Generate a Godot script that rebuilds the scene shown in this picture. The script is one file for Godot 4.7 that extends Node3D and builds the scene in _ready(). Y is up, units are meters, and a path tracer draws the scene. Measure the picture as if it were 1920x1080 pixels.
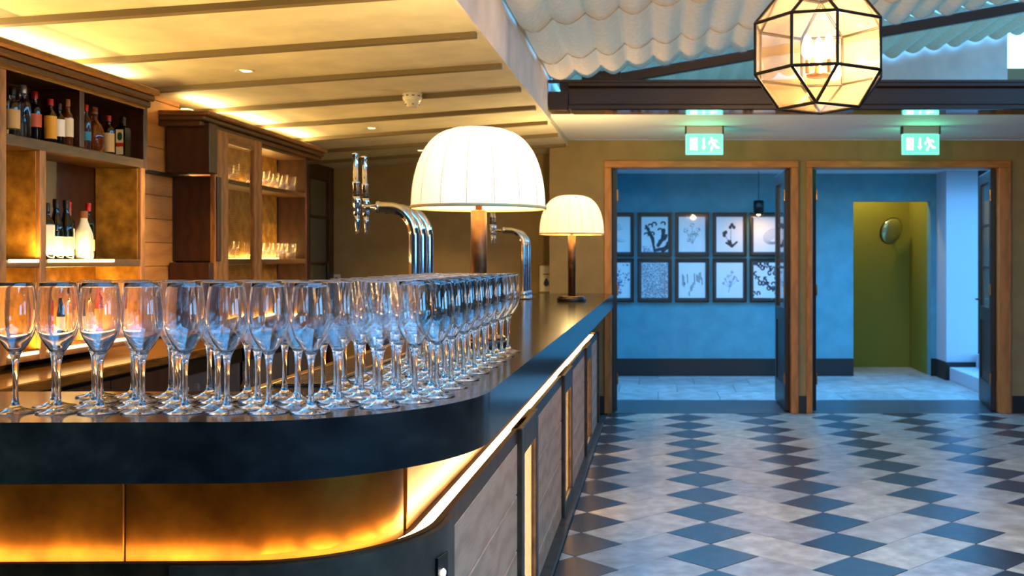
extends Node3D
# A bar with a curved end, a glazed roof over the room beside it, and a blue corridor beyond two doorways.
# World: y up, floor at 0, the camera at the origin looking along -z; metres.

var M := {}
var used := {}
var rng := RandomNumberGenerator.new()

# ---------------------------------------------------------------- mesh helpers
func new_st() -> SurfaceTool:
	var s := SurfaceTool.new()
	s.begin(Mesh.PRIMITIVE_TRIANGLES)
	s.set_smooth_group(-1)
	return s

func face(s: SurfaceTool, pts: Array, out: Vector3) -> void:
	var a: Vector3 = pts[0]
	var n := Vector3.ZERO
	for i in range(1, pts.size() - 1):
		n += (pts[i + 1] - a).cross(pts[i] - a)
	var flip := n.dot(out) < 0.0
	for i in range(1, pts.size() - 1):
		s.add_vertex(a)
		if flip:
			s.add_vertex(pts[i + 1]); s.add_vertex(pts[i])
		else:
			s.add_vertex(pts[i]); s.add_vertex(pts[i + 1])

# chamfered box, 44 triangles
func cbox(s: SurfaceTool, c: Vector3, size: Vector3, ch := 0.003, b := Basis()) -> void:
	var h := size * 0.5
	var k: float = minf(ch, minf(h.x, minf(h.y, h.z)) * 0.45)
	for ax in 3:
		var u := (ax + 1) % 3
		var v := (ax + 2) % 3
		for sg in [-1.0, 1.0]:
			var pts := []
			for q in [[-1, -1], [1, -1], [1, 1], [-1, 1]]:
				var p := Vector3.ZERO
				p[ax] = sg * h[ax]
				p[u] = q[0] * (h[u] - k)
				p[v] = q[1] * (h[v] - k)
				pts.append(c + b * p)
			var o := Vector3.ZERO
			o[ax] = sg
			face(s, pts, b * o)
		# edges along ax
		for su in [-1.0, 1.0]:
			for sv in [-1.0, 1.0]:
				var e := []
				for q in [[-1, 0], [1, 0], [1, 1], [-1, 1]]:
					var p := Vector3.ZERO
					p[ax] = q[0] * (h[ax] - k)
					p[u] = su * (h[u] - (k if q[1] else 0.0))
					p[v] = sv * (h[v] - (0.0 if q[1] else k))
					e.append(c + b * p)
				var o := Vector3.ZERO
				o[u] = su; o[v] = sv
				face(s, e, b * o)
	for sx in [-1.0, 1.0]:
		for sy in [-1.0, 1.0]:
			for sz in [-1.0, 1.0]:
				var d := Vector3(sx, sy, sz)
				face(s, [c + b * (d * Vector3(h.x, h.y - k, h.z - k)), c + b * (d * Vector3(h.x - k, h.y, h.z - k)), c + b * (d * Vector3(h.x - k, h.y - k, h.z))], b * d)

# box between two corners
func bb(s: SurfaceTool, a: Vector3, b: Vector3, ch := 0.003) -> void:
	cbox(s, (a + b) * 0.5, (b - a).abs(), ch)

func boxm(a: Vector3, b: Vector3, ch := 0.003) -> SurfaceTool:
	var s := new_st()
	bb(s, a, b, ch)
	return s

# turned shape: profile of (radius, height), rising on the outside
func lathe(s: SurfaceTool, prof: Array, seg: int, at := Vector3.ZERO, b := Basis(), smooth := 0) -> void:
	s.set_smooth_group(smooth)
	for i in range(prof.size() - 1):
		for j in seg:
			var a0 := TAU * j / seg
			var a1 := TAU * (j + 1) / seg
			var p: Vector2 = prof[i]
			var q: Vector2 = prof[i + 1]
			var v := [Vector3(p.x * cos(a0), p.y, p.x * sin(a0)), Vector3(p.x * cos(a1), p.y, p.x * sin(a1)), Vector3(q.x * cos(a1), q.y, q.x * sin(a1)), Vector3(q.x * cos(a0), q.y, q.x * sin(a0))]
			for k in 4:
				v[k] = at + b * v[k]
			if p.x > 1e-6:
				s.add_vertex(v[0]); s.add_vertex(v[1]); s.add_vertex(v[2])
			if q.x > 1e-6:
				s.add_vertex(v[0]); s.add_vertex(v[2]); s.add_vertex(v[3])
	s.set_smooth_group(-1)

func V(r: float, y: float) -> Vector2:
	return Vector2(r, y)

func tube(s: SurfaceTool, pts: Array, radius, seg := 16, caps := true) -> void:
	var rings := []
	var u := Vector3.ZERO
	for i in pts.size():
		var t: Vector3 = (pts[mini(i + 1, pts.size() - 1)] - pts[maxi(i - 1, 0)]).normalized()
		if i == 0:
			u = t.cross(Vector3.UP if absf(t.y) < 0.9 else Vector3.RIGHT).normalized()
		u = (u - t * u.dot(t)).normalized()
		var w := u.cross(t)
		var r: float = radius[i] if radius is Array else radius
		var ring := []
		for j in seg:
			var a := TAU * j / seg
			ring.append(pts[i] + (u * cos(a) + w * sin(a)) * r)
		rings.append(ring)
	s.set_smooth_group(0)
	for i in range(rings.size() - 1):
		for j in seg:
			var j2 := (j + 1) % seg
			s.add_vertex(rings[i][j]); s.add_vertex(rings[i][j2]); s.add_vertex(rings[i + 1][j2])
			s.add_vertex(rings[i][j]); s.add_vertex(rings[i + 1][j2]); s.add_vertex(rings[i + 1][j])
	s.set_smooth_group(-1)
	if caps:
		face(s, rings[0], pts[0] - pts[1])
		face(s, rings[-1], pts[-1] - pts[-2])

# polygon (u, v) pushed along w; soft corners are shaded smooth
func prism(s: SurfaceTool, poly: PackedVector2Array, U: Vector3, W: Vector3, w0: float, w1: float, VV: Vector3, o := Vector3.ZERO) -> void:
	var n := poly.size()
	var area := 0.0
	for i in n:
		area += poly[i].cross(poly[(i + 1) % n])
	var sg := 1.0 if area > 0.0 else -1.0
	var soft := []
	for i in n:
		var d0 := (poly[i] - poly[(i + n - 1) % n]).normalized()
		var d1 := (poly[(i + 1) % n] - poly[i]).normalized()
		var an := absf(d0.angle_to(d1))
		soft.append(an > 0.001 and an < 0.35)
	for i in n:
		var p := poly[i]
		var q := poly[(i + 1) % n]
		var e := q - p
		var out := (U * e.y - VV * e.x) * sg
		s.set_smooth_group(1 if soft[i] or soft[(i + 1) % n] else -1)
		var P := o + U * p.x + VV * p.y
		var Q := o + U * q.x + VV * q.y
		face(s, [P + W * w0, Q + W * w0, Q + W * w1, P + W * w1], out)
	s.set_smooth_group(-1)
	var idx := Geometry2D.triangulate_polygon(poly)
	for k in range(0, idx.size(), 3):
		var t := []
		for m in 3:
			var p := poly[idx[k + m]]
			t.append(o + U * p.x + VV * p.y)
		face(s, [t[0] + W * w0, t[1] + W * w0, t[2] + W * w0], -W * (w1 - w0))
		face(s, [t[0] + W * w1, t[1] + W * w1, t[2] + W * w1], W * (w1 - w0))

func plan(poly: Array, y0: float, y1: float) -> SurfaceTool:   # (x, z) outline standing between two heights
	var s := new_st()
	prism(s, PackedVector2Array(poly), Vector3.RIGHT, Vector3.UP, y0, y1, Vector3.BACK)
	return s

func profile_z(poly: Array, z0: float, z1: float) -> SurfaceTool:   # (x, y) section pushed along z
	var s := new_st()
	prism(s, PackedVector2Array(poly), Vector3.RIGHT, Vector3.BACK, z0, z1, Vector3.UP)
	return s

func profile_x(poly: Array, x0: float, x1: float) -> SurfaceTool:   # (z, y) section pushed along x
	var s := new_st()
	prism(s, PackedVector2Array(poly), Vector3.BACK, Vector3.RIGHT, x0, x1, Vector3.UP)
	return s

func obj(called: String, s: SurfaceTool, m: Material, parent: Node = self) -> MeshInstance3D:
	s.generate_normals()
	s.index()
	return inst(called, s.commit(), m, parent)

func inst(called: String, mesh: Mesh, m: Material, parent: Node = self) -> MeshInstance3D:
	var o := MeshInstance3D.new()
	o.mesh = mesh
	o.material_override = m
	o.name = numbered(called) if parent == self else called
	parent.add_child(o, true)
	return o

func numbered(called: String) -> String:
	var n: int = used.get(called, 0)
	used[called] = n + 1
	return called if n == 0 else "%s_%03d" % [called, n]

func tag(o: Node, label: String, category: String, group := "") -> Node:
	o.set_meta("label", label)
	o.set_meta("category", category)
	if group:
		o.set_meta("group", group)
	return o

func thing(called: String, label: String, category: String, at := Vector3.ZERO, turn := 0.0, group := "") -> Node3D:
	var o := Node3D.new()
	o.name = numbered(called)
	add_child(o)
	o.position = at
	o.rotation.y = turn
	tag(o, label, category, group)
	return o

func struct(called: String, s: SurfaceTool, m: Material, label := "", parent: Node = self) -> MeshInstance3D:
	var o := obj(called, s, m, parent)
	if parent == self:
		o.set_meta("kind", "structure")
		if label:
			o.set_meta("label", label)
	return o

func struct_group(called: String, label: String) -> Node3D:
	var o := Node3D.new()
	o.name = numbered(called)
	add_child(o)
	o.set_meta("kind", "structure")
	o.set_meta("label", label)
	return o

func copy(src: Node3D, called: String) -> Node3D:
	var c: Node3D = src.duplicate()
	c.name = numbered(called)
	add_child(c)
	return c

# ---------------------------------------------------------------- materials
func noise_tex(kind: int, freq: float, lo: Color, hi: Color, oct := 4, sd := 1, size := 512) -> NoiseTexture2D:
	var n := FastNoiseLite.new()
	n.noise_type = kind
	n.frequency = freq
	n.fractal_octaves = oct
	n.seed = sd
	var t := NoiseTexture2D.new()
	t.width = size
	t.height = size
	t.seamless = true
	t.noise = n
	var g := Gradient.new()
	g.set_color(0, lo)
	g.set_color(1, hi)
	t.color_ramp = g
	return t

func wood_image(dark: float, sd: int, along_v: bool) -> ImageTexture:
	var n := FastNoiseLite.new()
	n.seed = sd
	n.noise_type = FastNoiseLite.TYPE_SIMPLEX_SMOOTH
	n.frequency = 1.0
	n.fractal_type = FastNoiseLite.FRACTAL_NONE
	var S := 384
	var im := Image.create(S, S, false, Image.FORMAT_RGB8)
	for y in S:
		for x in S:
			# closed in both directions by mixing towards the opposite edge
			var fx := float(x) / S
			var fy := float(y) / S
			var wob := n.get_noise_3d(cos(fx * TAU) * 0.5, sin(fx * TAU) * 0.5, fy * 2.0) * 0.06
			var ring := sin((fy + wob) * TAU * 7.0) * 0.5 + 0.5
			var fine := n.get_noise_3d(cos(fx * TAU) * 1.3, sin(fx * TAU) * 1.3, fy * 90.0)
			var v := 1.0 - dark * (0.45 * ring * ring + 0.35 * (fine * 0.5 + 0.5) + 0.2 * (n.get_noise_2d(fx * 4.0, fy * 3.0) * 0.5 + 0.5))
			var c := Color(v, v * (0.97 - 0.02 * ring), v * (0.94 - 0.04 * ring))
			if along_v:
				im.set_pixel(y, x, c)
			else:
				im.set_pixel(x, y, c)
	return ImageTexture.create_from_image(im)

func mat(c: Color, rough := 0.6, metal := 0.0, tex: Texture2D = null, scale := 1.0, bump: Texture2D = null, relief := 0.0) -> StandardMaterial3D:
	var m := StandardMaterial3D.new()
	m.albedo_color = c
	m.roughness = rough
	m.metallic = metal
	if tex:
		m.albedo_texture = tex
	if bump:
		m.heightmap_enabled = true
		m.heightmap_texture = bump
		m.heightmap_scale = relief
	if tex or bump:
		m.uv1_triplanar = true
		m.uv1_world_triplanar = true
		m.uv1_scale = Vector3.ONE * scale
	return m

func glow(c: Color, energy: float, base := Color(0.9, 0.9, 0.9)) -> StandardMaterial3D:
	var m := mat(base, 0.5)
	m.emission_enabled = true
	m.emission = c
	m.emission_energy_multiplier = energy
	return m

func pane(c: Color, rough := 0.02, spec := 0.5) -> StandardMaterial3D:
	var m := mat(c, rough)
	m.transparency = BaseMaterial3D.TRANSPARENCY_ALPHA
	m.metallic_specular = spec
	return m

func solid_glass(c: Color, rough := 0.0) -> StandardMaterial3D:
	var m := mat(c, rough)
	m.refraction_enabled = true
	m.refraction_scale = 0.05
	m.transparency = BaseMaterial3D.TRANSPARENCY_ALPHA
	return m

func materials() -> void:
	var CELL := FastNoiseLite.TYPE_SIMPLEX_SMOOTH
	var wh := wood_image(0.42, 3, false)
	var wv := wood_image(0.42, 5, true)
	var wh2 := wood_image(0.20, 31, false)
	var wv2 := wood_image(0.24, 33, true)
	var soft := noise_tex(CELL, 0.006, Color(0.72, 0.72, 0.72), Color(1, 1, 1), 4, 7)
	var faint := noise_tex(CELL, 0.01, Color(0.9, 0.9, 0.9), Color(1, 1, 1), 4, 9)
	var patina := noise_tex(CELL, 0.008, Color(0.60, 0.54, 0.46), Color(1.0, 0.98, 0.9), 5, 11)
	var cloudy := noise_tex(CELL, 0.012, Color(0.55, 0.56, 0.6), Color(1, 1, 1), 5, 13)
	var grain := noise_tex(CELL, 0.12, Color(0.3, 0.3, 0.3), Color(0.7, 0.7, 0.7), 3, 15)
	var stone := noise_tex(CELL, 0.009, Color(0.74, 0.70, 0.66), Color(1.0, 1.0, 1.0), 5, 17)
	M.soft = soft
	M.cloudy = cloudy
	M.stone = stone
	M.grain = grain
	M.cream = mat(Color(0.86, 0.82, 0.72), 0.75, 0, faint, 0.7)
	M.batten = mat(Color(0.41, 0.35, 0.24), 0.6)
	M.fascia = mat(Color(0.88, 0.82, 0.78), 0.7, 0, faint, 0.6)
	M.white_ceiling = mat(Color(0.86, 0.86, 0.86), 0.7)
	M.taupe = mat(Color(0.58, 0.49, 0.34), 0.8, 0, faint, 0.8)
	M.dark_wall = mat(Color(0.20, 0.17, 0.15), 0.8)
	M.grout = mat(Color(0.11, 0.11, 0.12), 0.8)
	M.blue_wall = mat(Color(0.36, 0.59, 0.65), 0.8, 0, faint, 0.8)
	M.pale_wall = mat(Color(0.66, 0.69, 0.74), 0.8)
	M.olive = mat(Color(0.47, 0.46, 0.13), 0.75)
	M.skirting = mat(Color(0.09, 0.09, 0.10), 0.5)
	M.casing = mat(Color(0.76, 0.51, 0.28), 0.5, 0, wv2, 1.2)
	M.casing_h = mat(Color(0.76, 0.51, 0.28), 0.5, 0, wh2, 1.2)
	M.door_wood = mat(Color(0.17, 0.10, 0.07), 0.4, 0, wv, 1.6)
	M.threshold = mat(Color(0.33, 0.36, 0.39), 0.35, 0, wh, 1.2)
	M.board = mat(Color(0.86, 0.62, 0.48), 0.55, 0, wh2, 1.3)
	M.plank = mat(Color(0.76, 0.55, 0.32), 0.5, 0, wh2, 1.4)
	M.dark_wood = mat(Color(0.26, 0.13, 0.075), 0.4, 0, wv, 2.0)
	M.dark_wood_h = mat(Color(0.37, 0.25, 0.15), 0.4, 0, wh, 2.0)
	M.mid_wood = mat(Color(0.70, 0.49, 0.27), 0.4, 0, wv, 2.0)
	M.mid_wood_h = mat(Color(0.58, 0.41, 0.23), 0.4, 0, wh, 2.0)
	M.bronze = mat(Color(0.42, 0.32, 0.235), 0.40, 0.5, cloudy, 1.4)
	M.bronze_edge = mat(Color(0.40, 0.25, 0.13), 0.35, 0.6, cloudy, 1.4)
	M.brass_panel = mat(Color(0.68, 0.45, 0.16), 0.30, 0.85, patina, 1.3)
	M.brass_niche = mat(Color(0.80, 0.61, 0.27), 0.38, 0.35, patina, 2.6)
	M.brass = mat(Color(0.72, 0.52, 0.27), 0.25, 0.9)
	M.worktop = mat(Color(0.45, 0.41, 0.38), 0.15, 0.9, cloudy, 1.8)
	M.black_metal = mat(Color(0.03, 0.03, 0.032), 0.35, 0.3)
	M.beam = mat(Color(0.20, 0.125, 0.08), 0.35, 0.2)
	M.beam_gloss = mat(Color(0.10, 0.08, 0.07), 0.08, 0.6)
	M.chrome = mat(Color(0.82, 0.82, 0.84), 0.06, 1.0)
	M.steel = mat(Color(0.55, 0.52, 0.48), 0.25, 0.95)
	M.gold_wire = mat(Color(0.66, 0.48, 0.22), 0.25, 0.9)
	M.lamp_stem = mat(Color(0.42, 0.29, 0.18), 0.35, 0.8, cloudy, 2.0)
	M.shade_trim = mat(Color(0.85, 0.69, 0.46), 0.7)
	M.seam = mat(Color(0.55, 0.45, 0.30), 0.8)
	M.back_counter = mat(Color(0.62, 0.44, 0.22), 0.18, 0.4, wh, 1.5)
	M.white_plastic = mat(Color(0.85, 0.83, 0.78), 0.35)
	M.black = mat(Color(0.015, 0.015, 0.017), 0.5)
	M.bulb = glow(Color(1.0, 0.78, 0.45), 9.0)
	M.led = glow(Color(1.0, 0.86, 0.58), 11.0)
	M.vent_glow = glow(Color(1.0, 0.86, 0.58), 4.2)
	M.led_soft = glow(Color(1.0, 0.82, 0.50), 7.0)
	M.downlight = glow(Color(1.0, 0.88, 0.62), 4.0)
	M.clear = pane(Color(1, 1, 1, 0.0), 0.0, 0.5)
	M.glass = solid_glass(Color(1, 1, 1, 0.0))
	M.window_glass = pane(Color(0.9, 0.95, 1.0, 0.04))
	M.tumbler = pane(Color(0.95, 0.95, 0.92, 0.015), 0.02, 0.6)
	M.reeded = pane(Color(0.35, 0.26, 0.15, 0.35), 0.12)
	M.lantern_pane = pane(Color(0.95, 0.80, 0.62, 0.12), 0.05)
	M.lead = mat(Color(0.06, 0.045, 0.035), 0.5, 0.5)
	var fab := mat(Color(0.83, 0.71, 0.57), 0.9, 0, noise_tex(CELL, 0.02, Color(0.9, 0.9, 0.9), Color(1, 1, 1), 3, 21), 2.0)
	fab.backlight_enabled = true
	fab.backlight = Color(0.5, 0.5, 0.5)
	M.blind = fab
	var sh := mat(Color(0.96, 0.92, 0.82), 0.9)
	sh.backlight_enabled = true
	sh.backlight = Color(0.36, 0.35, 0.32)
	sh.emission_enabled = true
	sh.emission = Color(1.0, 0.93, 0.78)
	sh.emission_energy_multiplier = 0.36
	M.shade = sh

# ---------------------------------------------------------------- lights
func omni(called: String, at: Vector3, c: Color, e: float, size := 0.05, parent: Node = self) -> void:
	var l := OmniLight3D.new()
	l.name = called
	l.light_color = c
	l.light_energy = e
	l.light_size = size
	l.omni_range = 30.0
	l.omni_attenuation = 2.0
	l.shadow_enabled = true
	parent.add_child(l, true)
	l.position = at

func area(called: String, at: Vector3, rot: Vector3, size: Vector2, c: Color, e: float) -> void:
	var l := AreaLight3D.new()
	l.name = called
	l.light_color = c
	l.light_energy = e
	l.area_size = size
	l.area_range = 30.0
	l.shadow_enabled = true
	add_child(l, true)
	l.position = at
	l.rotation_degrees = rot

func spot(called: String, at: Vector3, rot: Vector3, angle: float, c: Color, e: float) -> void:
	var l := SpotLight3D.new()
	l.name = called
	l.light_color = c
	l.light_energy = e
	l.spot_angle = angle
	l.spot_angle_attenuation = 0.8
	l.spot_range = 30.0
	l.light_size = 0.03
	l.shadow_enabled = true
	add_child(l, true)
	l.position = at
	l.rotation_degrees = rot

const WARM := Color(1.0, 0.74, 0.42)

func _ready() -> void:
	rng.seed = 5
	# camera: a level view with a shifted lens
	var cam := Camera3D.new()
	cam.name = "camera"
	add_child(cam)
	cam.position = Vector3(0, 1.38, 0)
	cam.projection = Camera3D.PROJECTION_FRUSTUM
	cam.near = 0.05
	cam.far = 200.0
	cam.size = 0.05 * 1080.0 / 1920.0
	cam.frustum_offset = Vector2(-274.0 / 1920.0, -55.0 / 1920.0) * 0.05
	cam.current = true
	var lens := CameraAttributesPhysical.new()
	lens.frustum_focal_length = 35.0
	lens.exposure_aperture = 6.3
	lens.frustum_focus_distance = 2.7
	lens.frustum_near = 0.05
	lens.frustum_far = 200.0
	cam.attributes = lens
	cam.projection = Camera3D.PROJECTION_FRUSTUM
	# dusk sky
	var env := Environment.new()
	env.background_mode = Environment.BG_SKY
	var sky := Sky.new()
	var sm := ProceduralSkyMaterial.new()
	sm.sky_top_color = Color(0.30, 0.61, 0.86)
	sm.sky_horizon_color = Color(0.45, 0.75, 0.95)
	sm.ground_bottom_color = Color(0.10, 0.12, 0.15)
	sm.ground_horizon_color = Color(0.30, 0.45, 0.60)
	sm.sky_energy_multiplier = 2.9
	sky.sky_material = sm
	env.sky = sky
	env.tonemap_mode = Environment.TONE_MAPPER_LINEAR
	env.tonemap_exposure = 1.3
	env.sdfgi_enabled = true
	env.ssao_enabled = true
	env.ssil_enabled = true
	var we := WorldEnvironment.new()
	we.name = "world_environment"
	we.environment = env
	add_child(we)

	materials()
	shell()
	floor_tiles()
	roof()
	corridor()
	doors()
	bar()
	back_bar()
	wine_glasses()
	table_lamps()
	beer_taps()
	lanterns()
	ceiling_fittings()
	wall_fittings()

# ---------------------------------------------------------------- the room
func shell() -> void:
	struct("wall_left", boxm(Vector3(-3.32, 0, -9.95), Vector3(-3.12, 2.9, 3.2), 0.001), M.taupe, "tan plastered wall behind the back bar")
	struct("wall_recess", boxm(Vector3(-3.12, 0, -9.95), Vector3(-0.97, 2.9, -9.75), 0.001), M.taupe, "tan plastered wall at the far end of the bar")
	struct("wall_front", boxm(Vector3(-3.32, 0, 3.2), Vector3(4.6, 3.9, 3.4), 0.001), M.dark_wall, "dark wall behind the viewer")
	# far wall with two doorways
	var w := struct_group("wall_back", "tan plastered far wall with two doorways")
	for a in [[-0.97, 0.0, -0.43, 2.44], [1.19, 0.0, 1.376, 2.44], [3.08, 0.0, 4.6, 2.44]]:
		obj("wall_pier", boxm(Vector3(a[0], a[1], -9.75), Vector3(a[2], a[3], -9.14), 0.001) if a[0] < -0.5 else boxm(Vector3(a[0], a[1], -9.34), Vector3(a[2], a[3], -9.14), 0.001), M.taupe, w)
	for a in [[-0.43, 1.19], [1.376, 3.08]]:
		obj("lintel", boxm(Vector3(a[0], 2.21, -9.34), Vector3(a[1], 2.44, -9.14), 0.001), M.taupe, w)
	struct("wall_gable", boxm(Vector3(-0.97, 2.54, -9.34), Vector3(3.12, 3.75, -9.14), 0.001), M.fascia, "pale gable wall above the far beam")
	struct("wall_upstand", boxm(Vector3(3.12, 2.54, -9.34), Vector3(4.6, 3.08, -9.14), 0.001), M.taupe, "brown upstand beside the gable wall")
	# right-hand window wall, outside the picture; the bar edge mirrors its sky
	var r := struct_group("wall_right", "window wall along the room")
	obj("sill_wall", boxm(Vector3(4.4, 0, -9.34), Vector3(4.6, 0.95, 3.2), 0.001), M.dark_wall, r)
	obj("head_wall", boxm(Vector3(4.4, 2.35, -9.34), Vector3(4.6, 3.3, 3.2), 0.001), M.dark_wall, r)
	obj("blank_wall", boxm(Vector3(4.4, 0.95, -9.34), Vector3(4.6, 2.35, -1.72), 0.001), M.dark_wall, r)
	for i in 2:
		var z := 3.2 - i * 2.46
		obj("window_post", boxm(Vector3(4.4, 0.95, z - 0.9), Vector3(4.6, 2.35, z), 0.001), M.dark_wall, r)
		obj("window_pane", boxm(Vector3(4.49, 0.95, z - 2.46), Vector3(4.50, 2.35, z - 0.9), 0.0005), M.window_glass, r)
	# bar ceiling: slopes gently down to the left
	var c := struct_group("ceiling", "cream ceiling over the bar with dark battens")
	obj("ceiling_panel", profile_z([Vector2(-3.32, 2.449 - 0.2324), Vector2(-0.802, 2.393), Vector2(-0.802, 2.73), Vector2(-3.32, 2.73)], -9.95, 3.3), M.cream, c)
	var up := Vector3(0.07, -1, 0).normalized()
	for i in 12:
		var z := -2.365 - 0.738 * (i - 2)
		if z < -9.6:
			continue
		var s := new_st()
		var x0 := -3.1
		var x1 := -0.813
		var pts := []
		prism(s, PackedVector2Array([Vector2(x0, 2.449 + 0.07 * x0), Vector2(x0, 2.424 + 0.07 * x0), Vector2(x1, 2.424 + 0.07 * x1), Vector2(x1, 2.449 + 0.07 * x1)]), Vector3.RIGHT, Vector3.BACK, z - 0.022, z + 0.022, Vector3.UP)
		obj("batten", s, M.batten, c)
	struct("trim_fascia", boxm(Vector3(-0.803, 2.393, -7.58), Vector3(-0.79, 2.735, 3.2), 0.001), M.fascia, "pale fascia along the edge of the bar ceiling")
	struct("trim_blind_rail", boxm(Vector3(-0.79, 2.70, -7.5), Vector3(-0.775, 2.735, 3.2), 0.002), M.steel, "thin metal rail along the top of the fascia")
	struct("ceiling_flat", boxm(Vector3(-0.802, 2.44, -9.14), Vector3(4.4, 2.54, -7.53), 0.002), M.white_ceiling, "flat white ceiling strip before the doorways")
	struct("baseboard_back", boxm(Vector3(3.16, 0, -9.14), Vector3(4.4, 0.155, -9.12), 0.002), M.skirting, "black skirting beside the far doorway")
	struct("baseboard_pier", boxm(Vector3(1.252, 0, -9.14), Vector3(1.323, 0.155, -9.12), 0.002), M.skirting, "black skirting on the pier between the doorways")
	struct("baseboard_bar", boxm(Vector3(-0.60, 0, -9.14), Vector3(-0.485, 0.155, -9.12), 0.002), M.skirting, "black skirting at the bar end of the far wall")

func floor_tiles() -> void:
	var f := struct("floor", boxm(Vector3(-3.32, -0.2, -9.34), Vector3(4.6, -0.003, 3.3), 0.001), M.grout, "stone floor of pale oblong tiles and grey squares")
	var light := []
	var dark := []
	var lc := [Color(0.78, 0.73, 0.67), Color(0.74, 0.70, 0.66), Color(0.82, 0.77, 0.69), Color(0.72, 0.69, 0.66)]
	var dc := [Color(0.245, 0.245, 0.27), Color(0.285, 0.285, 0.31), Color(0.20, 0.20, 0.225)]
	for i in 4:
		var m := mat(lc[i], 0.30, 0.0, M.stone, 1.1 + 0.23 * i)
		m.uv1_offset = Vector3(0.31 * i, 0.17 * i, 0.43 * i)
		light.append(m)
	for i in 3:
		var m := mat(dc[i], 0.28, 0.0, M.cloudy, 1.3 + 0.2 * i)
		m.uv1_offset = Vector3(0.27 * i, 0.11 * i, 0.39 * i)
		dark.append(m)
	var region := PackedVector2Array([Vector2(-0.455, 2.9), Vector2(4.38, 2.9), Vector2(4.38, 9.135), Vector2(-0.455, 9.135)])
	var Dx := 0.428
	var Dz := 0.4134
	for k in range(-2, 8):
		var cx := 0.255 + 0.642 * k
		for n in range(-16, 10):
			var cd := 4.748 - Dz * n + (0.5 * Dz if k % 2 != 0 else 0.0)
			var c := Vector2(cx, cd)
			var sq := PackedVector2Array([c + Vector2(Dx / 2, 0), c + Vector2(0, Dz / 2), c + Vector2(-Dx / 2, 0), c + Vector2(0, -Dz / 2)])
			var sg := -1.0 if k % 2 == 0 else 1.0
			var a := c + Vector2(Dx / 2, 0)
			var b := c + Vector2(0, sg * Dz / 2)
			var sw := Vector2(Dx, sg * Dz)
			var rc := PackedVector2Array([a, a + sw, b + sw, b])
			lay(f, sq, region, dark[rng.randi() % 3])
			lay(f, rc, region, light[rng.randi() % 4])

func lay(parent: Node, poly: PackedVector2Array, region: PackedVector2Array, m: Material) -> void:
	for p in Geometry2D.intersect_polygons(poly, region):
		for q in Geometry2D.offset_polygon(p, -0.0019, Geometry2D.JOIN_MITER):
			if q.size() < 3:
				continue
			var s := new_st()
			var inner := Geometry2D.offset_polygon(q, -0.0012, Geometry2D.JOIN_MITER)
			var n := q.size()
			var top: PackedVector2Array = inner[0] if inner.size() and inner[0].size() == n else q
			var mid := Vector2.ZERO
			for v in q:
				mid += v / n
			for i in n:
				var j := (i + 1) % n
				var oo := (q[i] + q[j]) * 0.5 - mid
				face(s, [Vector3(q[i].x, -0.003, -q[i].y), Vector3(q[j].x, -0.003, -q[j].y), Vector3(top[j].x, 0, -top[j].y), Vector3(top[i].x, 0, -top[i].y)], Vector3(oo.x, 0.2, -oo.y))
			var idx := Geometry2D.triangulate_polygon(top)
			for t in range(0, idx.size(), 3):
				var tri := []
				for e in 3:
					tri.append(Vector3(top[idx[t + e]].x, 0, -top[idx[t + e]].y))
				face(s, tri, Vector3.UP)
			obj("tile", s, m, parent)

func roof_y(x: float) -> float:
	return 2.8706 + 0.177 * x

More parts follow.
